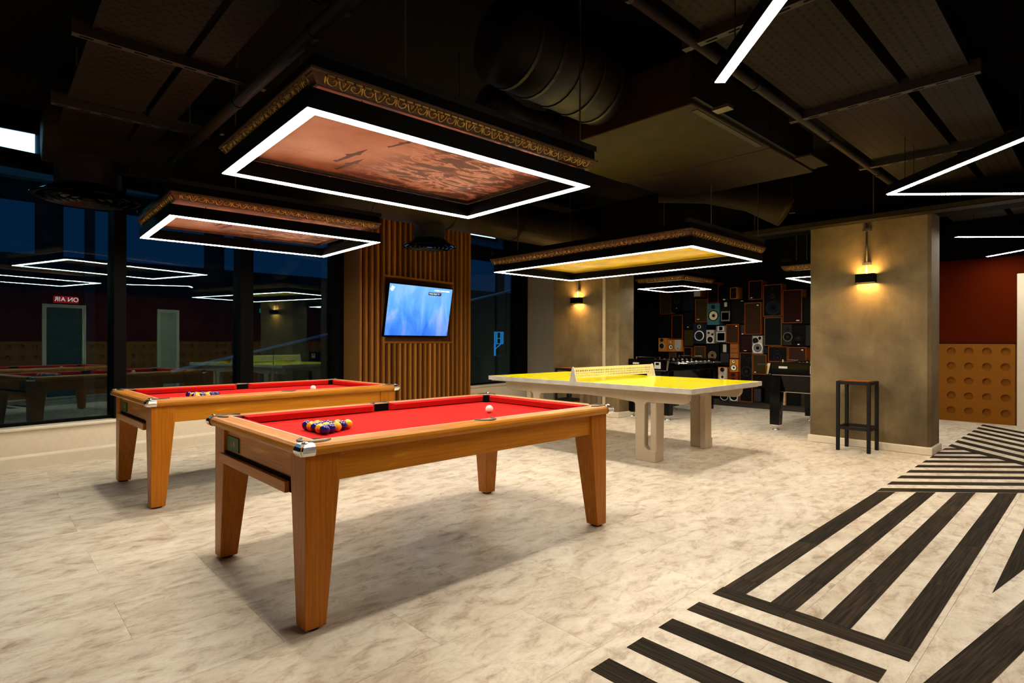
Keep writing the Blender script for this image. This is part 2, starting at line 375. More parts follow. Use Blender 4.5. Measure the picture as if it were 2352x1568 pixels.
struct(MB().prism([(XB - .2, YR - .2), (XE + .2, YR - .2), (XE + .2, 7.2 + .16 * (XE - .8)), (XB - .2, 7.2 + .16 * (XB - 1.2))], 2, ZC, ZC + .15).build('ceiling', M_CEIL))
struct(B(XB - .2, YR - .2, 0, XB, 6.6, ZC).build('wall_back', M_PLAST))
struct(B(7.20, YR, 2.56, 7.70, 7.9, ZC).build('trim_1', M_CEIL))

# window wall: stands at a slight angle to the rest of the room; built in its own frame (s along the wall, y<0 into the room)
PHI = math.atan(.16)
def wframe(o): o.location = (1.0, 7.02, 0); o.rotation_euler[2] = PHI; return o
def wpt(s_, d, z=0): c, q = math.cos(PHI), math.sin(PHI); return (1.0 + s_ * c - d * q, 7.02 + s_ * q + d * c, z)
SL, SR = -3.7, 7.23
ww = wframe(sempty('wall_window'))
B(SL, 0, 0, SR, .22, .350).build('low_wall', M_PLAST, ww)
B(SL, .0, 3.22, SR, .3, ZC).build('window_head', M_BLACK, ww)
B(SL, -.035, .350, SR - .02, .10, .385).build('window_sill', M_WHITE, ww, bevel=.012)
mull = [(-2.72, -2.60), (-1.33, -1.21), (.01, .12), (1.325, 1.482), (2.66, 2.80), (5.02, 5.10), (6.90, 7.23)]
for i, (a, b) in enumerate(mull):
    B(a, .02, .385, b, .2, 3.22).build('mullion', M_BLACK, ww)
edges = [SL] + [q for m in mull for q in m]
for k, (a, b) in enumerate(zip(edges[0::2], edges[1::2])):
    wi = wframe(sempty('window_%d' % (k + 1)))
    B(a, .12, .41, b, .128, 3.2).build('pane', M_GLASS, wi)
    for z0, z1 in ((.385, .415), (2.80, 2.96), (3.18, 3.22)): B(a, .09, z0, b, .16, z1).build('window_frame', M_BLACK, wi)
for nm, a, b in (('baseboard_window', SL, 2.80), ('baseboard_window_far', 5.10, SR)):
    struct(wframe(MB().prism([(-.022, 0), (0, 0), (0, .128), (-.010, .128), (-.020, .108), (-.022, .10)], 0, a, b).build(nm, M_WHITE)))
so = thing('wall_socket', 'white double socket on the low wall right of the slatted panel', 'socket', wpt(5.55, 0, .18), PHI)
B(-.045, -.012, 0, .045, 0, .085).build('face_plate', M_WHITE, so, bevel=.004); B(-.02, -.016, .03, .0, -.012, .05).build('switch', M_WHITE, so); B(.012, -.016, .03, .03, -.012, .05).build('switch', M_WHITE, so)

# slatted feature panel
sl = wframe(sempty('wall_slatted')); X0, X1, YF = 2.80, 5.10, -.33
B(X0 + .02, YF + .06, 0, X1 - .005, .02, ZC).build('backing_panel', M_SLATB, sl)
B(X0, YF + .0, 0, X0 + .02, .02, ZC).build('side_panel', M_OAKP, sl)
pitch = (X1 - X0 - .042) / 22; RZ0, RZ1 = 1.185, 2.12
RX0, RX1 = X0 + 4 * pitch + .042, X0 + 18 * pitch
sm = {}
for k in range(23):
    for a, b in ([(0, RZ0 - .03), (RZ1 + .03, ZC)] if 5 <= k <= 17 else [(0, ZC)]):
        if (a, b) not in sm: sm[(a, b)] = B(0, 0, a, .042, .06, b).mesh('slat'); sm[(a, b)].materials.append(M_SLAT)
        put('slat', sm[(a, b)], sl, bevel=.003, seg=1, loc=(X0 + .001 + k * pitch, YF, 0))
for a, b in ((RZ0 - .03, RZ0), (RZ1, RZ1 + .03)): B(RX0, YF - .002, a, RX1, YF + .06, b).build('recess_rail', M_SLAT, sl)

# columns
def column(name, x0, x1, y0, y1, groove):
    r = sempty(name)
    MB().prism([(x0, y0 + .03), (x0 + .03, y0), (x1, y0), (x1, y1), (x0 + .01, y1), (x0, y1 - .01)], 2, 0, ZC).build('concrete_shaft', M_CONC, r)
    MB().box(x0 - .022, y0 - .022, 0, x1 + .02, y1 + .02, .085).build('plinth_board', M_WHITE, r, bevel=.012, seg=3)
    if groove: B(x0 - .006, groove, 0.085, x0 + .02, groove + .055, ZC).build('formwork_strip', pm('pale_concrete', (.50, .42, .30), .7), r)
    return r
column('wall_column_right', 7.24, 7.66, 1.31, 2.49, None)
column('wall_column_centre', 7.24, 7.66, 5.29, 6.66, 5.53)
struct(MB().prism([(8.13, 8.20), (8.13, 7.62), (8.08, 7.62), (8.08, 6.4), (8.45, 6.4), (8.45, 8.20)], 2, 0, ZC).build('wall_pier', M_GREYP))
struct(B(8.45, 7.15, 0, XSP + .1, 7.35, ZC).build('wall_far', M_DARKW))

# speaker wall, end wall, right wall
struct(B(XSP, 2.62, 0, XSP + .2, 7.35, ZC).build('wall_speakers', M_DARKW))
struct(B(XSP - .115, 2.62, 0, XSP, 6.5, .11).build('baseboard_speakers', pm('charcoal_board', (.035, .03, .026), .5)))
struct(B(XSP, 2.42, 0, XE + .1, 2.62, ZC).build('wall_return', M_DARKW))
def holed(o, u0, u1, z0, z1, pu, pz, r, place, depth):
    """board with round recesses; place(u, d, z) -> xyz, d = depth behind the face"""
    mb = MB(); nu = max(1, round((u1 - u0) / pu)); nz = max(1, round((z1 - z0) / pz)); su = (u1 - u0) / nu; sz = (z1 - z0) / nz; n = 16
    for i in range(nu):
        for j in range(nz):
            a, b = u0 + i * su, z0 + j * sz; cu, cz = a + su / 2, b + sz / 2
            sq = []
            for k in range(n):
                an = 2 * PI * k / n; c, s = math.cos(an), math.sin(an); m = max(abs(c), abs(s)); sq.append((cu + c / m * su / 2, cz + s / m * sz / 2))
            ci = [(cu + r * math.cos(2 * PI * k / n), cz + r * math.sin(2 * PI * k / n)) for k in range(n)]
            v = [place(p[0], 0, p[1]) for p in sq] + [place(p[0], 0, p[1]) for p in ci] + [place(p[0], depth, p[1]) for p in ci]
            f = []
            for k in range(n):
                l = (k + 1) % n; f += [(k, l, n + l, n + k), (n + k, n + l, 2 * n + l, 2 * n + k)]
            f.append(tuple(range(2 * n, 3 * n))); mb.add(v, f)
    return mb.build('wainscot_panel', M_WAIN, o)
we = sempty('wall_end')
B(XE, YR, 1.17, XE + .2, 2.45, 2.42).build('red_covering', M_RED, we)
B(XE, YR, 2.42, XE + .2, 2.45, ZC).build('upper_wall', M_CEIL, we)
B(XE + .05, YR, 0, XE + .2, 2.45, 1.17).build('core', M_WAIN, we)
B(XE - .004, YR, 1.165, XE + .02, 2.45, 1.178).build('shadow_gap', M_BLACK, we)
holed(we, .96, 2.42, .05, 1.165, .2, .223, .055, lambda u, d, z: (XE - .0 + d, u, z), .034)
B(XE - .0, .96, 0, XE + .05, 2.42, .05).build('skirt_board', M_WAIN, we)
holed(we, YR, -.02, .05, 1.165, .2, .223, .055, lambda u, d, z: (XE + d, u, z), .034)
dr = sempty('door_1')
MB().box(XE - .05, .84, 0, XE + .02, .94, 2.16).box(XE - .05, -.08, 2.06, XE + .02, .84, 2.16).box(XE - .05, -.08, 0, XE + .02, .02, 2.06).build('door_frame', M_WHITE, dr, bevel=.008)
B(XE - .01, .02, 0.005, XE + .03, .84, 2.06).build('door_leaf', pm('dark_door', (.02, .02, .022), .4), dr)
MB().tube([(XE - .01, .75, 1.0), (XE - .06, .75, 1.0), (XE - .06, .63, 1.0)], .01, 8).build('door_handle', M_CHROME, dr, smooth=True)
# right wall, seen only in the window reflections
wr = sempty('wall_right')
B(XB, YR - .2, 1.17, XE, YR, 2.25).build('red_covering', M_RED, wr); B(XB, YR - .2, 2.25, XE, YR, ZC).build('upper_wall', M_CEIL, wr); B(XB, YR - .2, 0, XE, YR - .05, 1.17).build('core', M_WAIN, wr)
for a, b in ((XB, 3.44), (4.23, 5.75), (6.28, 9.19), (10.15, XE)):
    holed(wr, a, b, .05, 1.165, .22, .223, .055, lambda u, d, z: (u, YR - d, z), .034)
    B(a, YR - .05, 0, b, YR, .05).build('skirt_board', M_WAIN, wr)
def wall_door(n, a, b, top, leaf):
    d = sempty('door_%d' % n)
    MB().box(a, YR - .02, 0, a + .07, YR + .03, top).box(b - .07, YR - .02, 0, b, YR + .03, top).box(a + .07, YR - .02, top - .07, b - .07, YR + .03, top).build('door_frame', M_WHITE, d)
    B(a + .07, YR - .03, .005, b - .07, YR + .005, top - .07).build('door_leaf', leaf, d)
    MB().tube([(b - .14, YR, .98), (b - .14, YR + .05, .98), (b - .26, YR + .05, .98)], .01, 8).build('door_handle', M_CHROME, d, smooth=True)
wall_door(2, 3.44, 4.23, 1.95, pm('teal_door', (.02, .05, .06), .4))
wall_door(3, 5.75, 6.28, 1.95, pm('cream_door', (.42, .42, .34), .4))
wall_door(4, 9.19, 10.15, 1.95, pm('teal_door', (.02, .05, .06), .4))
def text(body, size, mat, parent, loc, rot, name='lettering', ext=.0008):
    cu = bpy.data.curves.new(name, 'FONT'); cu.body = body; cu.size = size; cu.extrude = ext; cu.align_x = 'CENTER'; cu.align_y = 'CENTER'; cu.materials.append(mat)
    t = bpy.data.objects.new(name, cu); C.objects.link(t); dg = bpy.context.evaluated_depsgraph_get()
    me = bpy.data.meshes.new_from_object(t.evaluated_get(dg)); bpy.data.objects.remove(t)
    o = bpy.data.objects.new(name, me); C.objects.link(o); o.parent = parent; o.location = loc; o.rotation_euler = rot; return o
sg = thing('illuminated_sign', 'red illuminated on-air sign above the dark teal door', 'sign', (3.86, YR, 1.985))
B(-.22, 0, 0, .22, .05, .14).build('sign_box', emis('red_sign', (1, .02, .02, 1), 1.6), sg, bevel=.006)
text('ON AIR', .13, emis('sign_white', (1, .9, .9, 1), 4), sg, (0, .052, .07), (PI / 2, 0, PI))
sg = thing('exit_sign', 'green illuminated exit sign beside the far teal door', 'sign', (8.6, YR + .2, 1.98))
B(-.15, 0, 0, .15, .02, .12).build('sign_box', emis('green_sign', (.02, .5, .42, 1), .9), sg)
MB().prism([(.10, .06), (.05, .09), (.05, .07), (.0, .07), (.0, .05), (.05, .05), (.05, .03)], 1, .021, .023).build('arrow', emis('sign_white', (1, .9, .9, 1), 4), sg)
MB().tube([(.08, .01, .12), (.08, .01, 2.64 - 1.98)], .005, 6).build('hanger', M_STEEL, sg)

# ------------------------------------------------------------------ outside the windows
tag(B(-30, 6.2, -.4, 40, 40, -.3).build('pavement', pm('wet_asphalt', (.05, .06, .07), .4)), kind='structure')
bd = thing('office_building', 'dark building across the street with a row of lit upper windows', 'building', (0, 13.0, -.3))
B(-14, 0, 0, 26, 4, 12).build('facade_wall', pm('facade_brick', (.05, .055, .07), .8, var=.4, scale=3), bd)
lit = emis('lit_office_window', (.60, .82, 1, 1), 7); dimw = emis('dim_office_window', (.02, .15, .42, 1), .11)
for k in range(14):
    x = -12.4 + 2.7 * k
    f = MB().box(x - .06, -.06, 4.55, x + 2.36, 0, 4.62).box(x - .06, -.06, 5.1, x + 2.36, 0, 5.18).build('window_surround', M_BLACK, bd)
    B(x, -.02, 4.62, x + 2.3, 0, 5.1).build('window_pane', lit if k in (4, 8, 9) else dimw, bd)
    B(x, -.02, 3.0, x + 2.3, 0, 3.9).build('window_pane', dimw, bd)
    B(x + .3, -.1, .0, x + .45, 0, 4.4).build('pilaster', pm('facade_pilaster', (.10, .12, .15), .7), bd)
B(-14, -.25, 4.28, 26, 0, 4.42).build('ledge', pm('pale_ledge', (.5, .6, .7), .6), bd)
hr = thing('stair_handrail', 'pale sloping handrail outside beyond the glass', 'handrail', (0, 10.2, -.3))
MB().tube([(2.2, 0, 1.0), (9.6, 0, 2.75)], .025, 8).build('top_rail', pm('rail_blue_glow', (.25, .45, .7), .4, emit=(.05, .25, .6, 1), es=.03), hr)  # weak emission puts blue light into the rail colour
for k in range(6): MB().tube([(2.4 + k * 1.4, 0, 0), (2.4 + k * 1.4, 0, 1.05 + k * .331)], .018, 6).build('baluster', M_STEEL, hr)
tag(MB().box(8.0, 9.5, -.3, 13.0, 9.62, .80).box(7.95, 9.47, .80, 13.05, 9.65, .86).build('garden_wall', pm('dark_brick', (.03, .035, .045), .8, var=.4)), 'low dark garden wall outside the far window', 'wall')
hp = thing('post_frame', 'pale blue lit metal frame on a post outside the far window', 'frame', (9.03, 10.2, -.3))
fb = emis('frame_blue_glow', (.05, .38, .9, 1), .55)  # no lamp: emission paints in the blue light falling on the frame
q = MB()
for a in (0, .06, .20, .26): q.box(a, 0, 1.42, a + .02, .03, 1.72)
for z in (1.42, 1.55, 1.70): q.box(0, 0, z, .28, .03, z + .02)
q.build('lattice', fb, hp); B(-.005, .0, 0, .03, .03, 1.42).build('post', fb, hp)
MB().tube([(.02, .015, 1.3), (.2, .015, 1.42)], .012, 6).build('bracket', fb, hp)

# ------------------------------------------------------------------ pool tables
PL, PW, RT = 2.068, 1.235, .772      # outer rail size and top height
BED = .722
def pool_table(name, label, loc, rz):
    t = thing(name, label, 'pool table', loc, rz)
    rw, cu, zb = .098, .042, RT - .052   # wood rail width, cushion width, underside of rail
    oh = .0355
    # wooden top rail: rounded outer edge, mitred corners
    prof = [(0.030, zb), (.010, zb + .006), (.001, zb + .018), (.0, zb + .028), (.004, zb + .040), (.014, zb + .049), (.028, RT), (rw, RT), (rw, zb)]
    for side in range(4):
        v = []; ln = PL if side in (0, 2) else PW
        for e in (0, 1):
            for d, z in prof:
                a = d if e == 0 else ln - d
                v.append({0: (a, d, z), 2: (PL - a, PW - d, z), 1: (PL - d, a, z), 3: (d, PW - a, z)}[side])
        n = len(prof); f = [(i, (i + 1) % n, n + (i + 1) % n, n + i) for i in range(n)] + [tuple(range(n))[::-1], tuple(range(n, 2 * n))]
        MB().add(v, f).build('top_rail', M_OAK if side in (0, 2) else M_OAKY, t)
    # apron
    ai = .052; za = .600
    for y in (ai, PW - ai - .03): B(oh + .02, y, za, PL - oh - .02, y + .03, zb + .004).build('apron', M_OAK, t)
    for x in (ai, PL - ai - .03): B(x, oh + .02, za, x + .03, PW - oh - .02, zb + .004).build('apron', M_OAKY, t)
    B(.08, .08, .60, PL - .08, PW - .08, BED - .02).build('slate_box', M_BLACK, t)
    # legs: outer faces upright, inner faces taper
    lt, lb = .148, .090
    for sx in (0, 1):
        for sy in (0, 1):
            xa = oh if sx == 0 else PL - oh; ya = oh if sy == 0 else PW - oh; dx = 1 if sx == 0 else -1; dy = 1 if sy == 0 else -1
            def R(s, z): return (min(xa, xa + dx * s), min(ya, ya + dy * s), max(xa, xa + dx * s), max(ya, ya + dy * s), z)
            m = MB(); lv = []
            for q in (R(lb, .012), R(lt, .60), R(lt + .004, zb + .002)): lv += [(q[0], q[1], q[4]), (q[2], q[1], q[4]), (q[2], q[3], q[4]), (q[0], q[3], q[4])]
            m.add(lv, [(3, 2, 1, 0), (8, 9, 10, 11)] + [(4 * i + k, 4 * i + (k + 1) % 4, 4 * i + 4 + (k + 1) % 4, 4 * i + 4 + k) for i in (0, 1) for k in range(4)])
            lg = m.build('leg', M_OAKZ, t, bevel=.004)
            cxm, cym = xa + dx * lb / 2, ya + dy * lb / 2
            MB().lathe([(.001, 0), (.034, 0), (.034, .013), (.001, .013)], 16, (cxm, cym, 0)).build('rubber_foot', M_RUB, lg)
    # cloth bed with cushions
    B(rw, rw, BED - .02, PL - rw, PW - rw, BED).build('cloth_bed', M_RCLOTH, t)
    cp = .062; mp = .052     # corner and middle pocket half gaps
    zt = RT - .002
    cpro = [(0, BED), (0, zt), (cu * .35, zt + .0), (cu, zt - .008), (cu * .8, BED + .006)]
    def cush(kind, a0, a1):
        v = []
        for e, a in ((0, a0), (1, a1)):
            for d, z in cpro:
                sh = (d * .8 if e == 0 else -d * .8)
                p = a + sh; dd = rw + d
                v.append({'n': (p, dd, z), 'f': (p, PW - dd, z), 'l': (dd, p, z), 'r': (PL - dd, p, z)}[kind])
        n = len(cpro); MB().add(v, [(i, (i + 1) % n, n + (i + 1) % n, n + i) for i in range(n)] + [tuple(range(n))[::-1], tuple(range(n, 2 * n))]).build('cushion', M_RCUSH, t)
    for k in 'nf':
        cush(k, rw + cp - .02, PL / 2 - mp); cush(k, PL / 2 + mp, PL - rw - cp + .02)
    for k in 'lr': cush(k, rw + cp - .02, PW - rw - cp + .02)
    # pale strip between rail and cloth
    e = .004
    for q in ((rw - e, rw - e, PL - rw + e, rw), (rw - e, PW - rw, PL - rw + e, PW - rw + e), (rw - e, rw, rw, PW - rw), (PL - rw, rw, PL - rw + e, PW - rw)):
        B(q[0], q[1], RT - .004, q[2], q[3], RT + .0006).build('feather_strip', M_WLINE, t)
    # pockets: rims, plus solid black fill standing in for the dark openings
    for px_, py_, ang, r in ((rw, rw, 225, .056), (PL - rw, rw, 315, .056), (PL - rw, PW - rw, 45, .056), (rw, PW - rw, 135, .056), (PL / 2, rw - .012, 270, .050), (PL / 2, PW - rw + .012, 90, .050)):
        m = MB(); n = 14; a0 = math.radians(ang - 105); a1 = math.radians(ang + 105)
        def arc(rr, z): return [(px_ + rr * math.cos(a0 + (a1 - a0) * i / n), py_ + rr * math.sin(a0 + (a1 - a0) * i / n), z) for i in range(n + 1)]
        v = arc(r, RT + .006) + arc(r + .012, RT + .005) + arc(r + .014, RT - .001) + arc(r - .002, RT - .03)
        f = []
        for i in range(n): f += [(i, i + 1, n + 2 + i, n + 1 + i), (n + 1 + i, n + 2 + i, 2 * n + 3 + i, 2 * n + 2 + i), (3 * n + 3 + i, 3 * n + 4 + i, i + 1, i)]
        m.add(v, f); pk = m.build('pocket_rim', M_LEATH, t, smooth=True)
        if px_ != PL / 2:
            sx = 1 if px_ < PL / 2 else -1; sy = 1 if py_ < PW / 2 else -1
            MB().prism([(px_ - sx * .002, py_ - sy * .002), (px_ + sx * (cp + .004), py_ - sy * .002), (px_ + sx * (cp - .002), py_ + sy * .026), (px_ + sx * .026, py_ + sy * (cp - .002)), (px_ - sx * .002, py_ + sy * (cp + .004))], 2, BED + .001, RT - .003).build('pocket_shade_fill', M_BLACK, pk)
        else:
            sgn = 1 if ang == 90 else -1; yb = PW - rw if sgn > 0 else rw
            B(px_ - mp + .003, yb + sgn * .002, BED + .001, px_ + mp - .003, yb - sgn * .014, RT - .002).build('pocket_shade_fill', M_BLACK, pk)
    # chrome corner castings
    for cx_, cy_, sx, sy in ((0, 0, 1, 1), (PL, 0, -1, 1), (PL, PW, -1, -1), (0, PW, 1, -1)):
        pr = [(.026, zb - .002), (.006, zb + .004), (-.004, zb + .018), (-.005, zb + .028), (.001, zb + .042), (.012, zb + .052), (.028, RT + .003), (.05, RT + .0035)]
        v = []; n = len(pr)
        ln = .062
        for d, z in pr: v.append((cx_ + sx * ln, cy_ + sy * d, z))
        for d, z in pr: v.append((cx_ + sx * (d + .012), cy_ + sy * d, z))
        for d, z in pr: v.append((cx_ + sx * d, cy_ + sy * (d + .012), z))
        for d, z in pr: v.append((cx_ + sx * d, cy_ + sy * ln, z))
        f = [(j * n + i, j * n + i + 1, (j + 1) * n + i + 1, (j + 1) * n + i) for j in range(3) for i in range(n - 1)]
        cc = MB().add(v, f).build('chrome_corner', M_CHROME, t, smooth=False)
        k = .010
        MB().prism([(cx_ + sx * .012, cy_ + sy * .028), (cx_ + sx * .028, cy_ + sy * .012), (cx_ + sx * .062, cy_ + sy * .047), (cx_ + sx * .047, cy_ + sy * .062)], 2, RT + .001, RT + .005).build('corner_tongue', M_CHROME, cc)
        MB().lathe([(.012, 0), (.010, .004), (.001, .006)], 10, (cx_ + sx * .03, cy_ + sy * .03, RT + .004)).build('rosette', M_CHROME, cc)
    # ball tray at the end, maker's plate
    dr = B(.024, .216, .540, .044, PW - .150, .588).build('ball_tray', M_OAKY, t, bevel=.002)
    B(.0445, .188, .541, .080, PW - .155, .602).build('tray_box', M_BLACK, dr)
    pl = B(.046, PW - .375, .612, .053, PW - .205, .685).build('maker_plate', M_GREEN, t)
    for j, (yy, c) in enumerate(((.335, (.5, .05, .05)), (.315, (.5, .4, .3)), (.295, (.5, .05, .05)), (.275, (.3, .4, .25)))):
        B(.0455, PW - yy, .64, .0465, PW - yy + .009, .662).build('plate_mark', pm('plate_mark_%d' % (j % 3), c, .5), pl)
    return t
T1 = pool_table('pool_table', 'golden oak pool table with red cloth, the one farther from the windows', (.922, 2.194, 0), .009)
T2 = pool_table('pool_table', 'golden oak pool table with red cloth standing alongside the window wall', (.841, 4.579, 0), .03)
bmesh_ball = MB().sphere(.0254, (0, 0, 0), 24, 14).mesh('ball')
ballm = {}
for k, mt in dict(b=M_BLUEB, y=M_YELB, k=M_BLKB, w=M_WHB).items():
    q = bmesh_ball.copy(); q.materials.append(mt); ballm[k] = q
    for p in q.polygons: p.use_smooth = True
CN = dict(b='blue', y='yellow', k='black', w='white')
def world(t, x, y): c, s = math.cos(t.rotation_euler[2]), math.sin(t.rotation_euler[2]); return (t.location[0] + x * c - y * s, t.location[1] + x * s + y * c)
def balls(t, x0, yc, rows, cue, where):
    for r, row in enumerate(rows):
        for i, ch in enumerate(row):
            x = x0 + r * .0508 * math.sqrt(3) / 2; y = yc + (i - (len(row) - 1) / 2) * .0510
            o = put('pool_ball', ballm[ch], loc=world(t, x, y) + (BED + .0254,))
            lab = 'black pool ball in the middle of the rack on the %s' % where if ch == 'k' else 'glossy %s pool ball racked in the triangle on the %s' % (CN[ch], where)
            if r == 4: lab = '%s pool ball at the tip of the rack on the %s' % (CN[ch], where)
            tag(o, lab, 'ball', None if ch == 'k' or r == 4 else '%s balls racked on the %s' % (CN[ch], where))
    o = put('cue_ball', ballm['w'], loc=world(t, *cue) + (BED + .0254,)); tag(o, 'white cue ball alone at the far end of the %s' % where, 'ball')
W1, W2 = 'table away from the windows', 'table beside the windows'
balls(T1, .325, .575, ('bybyb', 'byby', 'ykb', 'by', 'y'), (1.49, .565), W1)
balls(T2, .415, .45, ('ybybb', 'byyb', 'ykb', 'by', 'b'), (1.445, .50), W2)

# ------------------------------------------------------------------ table tennis table
pp = thing('table_tennis_table', 'table tennis table with yellow top on a concrete base', 'table', (4.645, 2.59, 0), .012)
TW, TL = 1.525, 2.74
B(.012, .012, .722, TW - .012, TL - .012, .7605).build('table_top', M_YTOP, pp)
rim = MB().box(0, 0, .712, TW, .014, .760).box(0, TL - .014, .712, TW, TL, .760).box(0, .014, .712, .014, TL - .014, .760).box(TW - .014, .014, .712, TW, TL - .014, .760).build('metal_rim', M_ALU, pp, bevel=.002)
B(.03, .03, .70, TW - .03, TL - .03, .722).build('top_core', M_PCONC, pp)
def arcp(cx, cy, r, a0, a1, n=5): return [(cx + r * math.cos(math.radians(a0 + (a1 - a0) * i / n)), cy + r * math.sin(math.radians(a0 + (a1 - a0) * i / n))) for i in range(n + 1)]
def side_panel(x0, x1):
    zt = .712
    # (y,z) outline: beam with rounded ends, two pillars with an open slot towards the table end
    o = [(.13, zt), (.13, .65)] + arcp(.18, .64, .05, 180, 270) + [(.60, .588)]
    o += arcp(.56, .555, .035, 90, 0)[::1] if False else []
    o = [(.13, zt)] + arcp(.19, .652, .06, 180, 270) + [(.545, .586)] + arcp(.565, .546, .04, 90, 0, 4)[:0]
    left = [(.13, zt)] + arcp(.20, .662, .07, 180, 270) + [(.575, .588)] + arcp(.575, .553, .035, 90, 0, 4)[:1] + [(.600, .560)] + [(.602, .20)] + arcp(.55, .17, .052, 0, -80, 4) + [(.475, .118), (.475, 0), (.71, 0), (.71, .545)] + arcp(.745, .545, .035, 180, 95, 4)
    left += [(1.0, .600), (TL / 2, .612)]
    right = [(TL - y, z) for y, z in left[::-1][1:]]
    poly = left + right
    return MB().prism(poly, 0, x0, x1)
side_panel(.175, .245).build('side_panel', M_PCONC, pp, bevel=.008); side_panel(TW - .245, TW - .175).build('side_panel', M_PCONC, pp, bevel=.008)
def end_panel(y0, y1):
    o = [(.19, 0), (.335, 0), (.335, .56)] + arcp(.40, .56, .065, 180, 90, 5) + [(TW - .40, .625)] + arcp(TW - .40, .56, .065, 90, 0, 5) + [(TW - .335, .0), (TW - .19, 0), (TW - .19, .70), (.19, .70)]
    return MB().prism(o, 1, y0, y1)
end_panel(.478, .545).build('end_panel', M_PCONC, pp, bevel=.012); end_panel(TL - .545, TL - .478).build('end_panel', M_PCONC, pp, bevel=.012)
nt_ = MB(); yc = TL / 2; x0, x1, z0, z1 = -.0, TW, .79, .905
nt_.box(x0, yc - .004, z1 - .028, x1, yc + .004, z1).box(x0, yc - .004, z0, x1, yc + .004, z0 + .014)
hh = (z1 - .028 - z0 - .014) / 3
for k in (1, 2): nt_.box(x0, yc - .0035, z0 + .014 + hh * k - .005, x1, yc + .0035, z0 + .014 + hh * k + .005)
for k in range(49): nt_.box(x0 + k * (x1 - x0) / 48 - .007, yc - .003, z0 + .012, x0 + k * (x1 - x0) / 48 + .007, yc + .003, z1 - .026)
net = nt_.build('net', M_NET, pp); tag(net, 'cream perforated metal net')
for x in (-.012, TW + .002):
    s_ = MB().prism([(yc - .055, .725), (yc + .055, .725), (yc + .052, .745), (yc + .014, .905), (yc, .915), (yc - .014, .905), (yc - .052, .745)], 0, x, x + .010).build('net_post', M_ALU, pp, bevel=.003)
    for dy in (-.035, .035): MB().lathe([(.007, 0), (.007, .006), (.001, .008)] if x > 0 else [(.007, 0), (.007, -.006), (.001, -.008)], 8, (x + (.010 if x > 0 else 0), yc + dy, .742), 'x').build('bolt', M_CHROME, s_)
MB().box(TW - .10, yc - .004, .762, TW, yc + .004, .80).build('net_foot', M_NET, pp)

# ------------------------------------------------------------------ stools
def stool(label, loc, rz=0):
    t = thing('bar_stool', label, 'stool', loc, rz); a, h, s = .33, .76, .034
    for x in (0, a - s):
        for y in (0, a - s): B(x, y, 0, x + s, y + s, h - .002).build('leg', M_STEEL, t, bevel=.004)
    MB().box(s, .001, h - .036, a - s, s - .001, h).box(s, a - s + .001, h - .036, a - s, a - .001, h).box(.001, s, h - .036, s - .001, a - s, h).box(a - s + .001, s, h - .036, a - .001, a - s, h).build('seat_frame', M_STEEL, t)
    B(s, s, h - .012, a - s, a - s, h + .003).build('seat', M_ORNG, t)
    z = .235
    for q in (MB().box(s, .002, z, a - s, s - .002, z + .032), MB().box(s, a - s + .002, z, a - s, a - .002, z + .032), MB().box(.002, s, z, s - .002, a - s, z + .032), MB().box(a - s + .002, s, z, a - .002, a - s, z + .032)): q.build('foot_rail', M_STEEL, t)
    return t
stool('black steel bar stool with wooden seat below the lamp on the right column', (6.865, 1.765, 0))
stool('black steel bar stool half hidden behind the table tennis table', (6.78, 5.86, 0), .03)

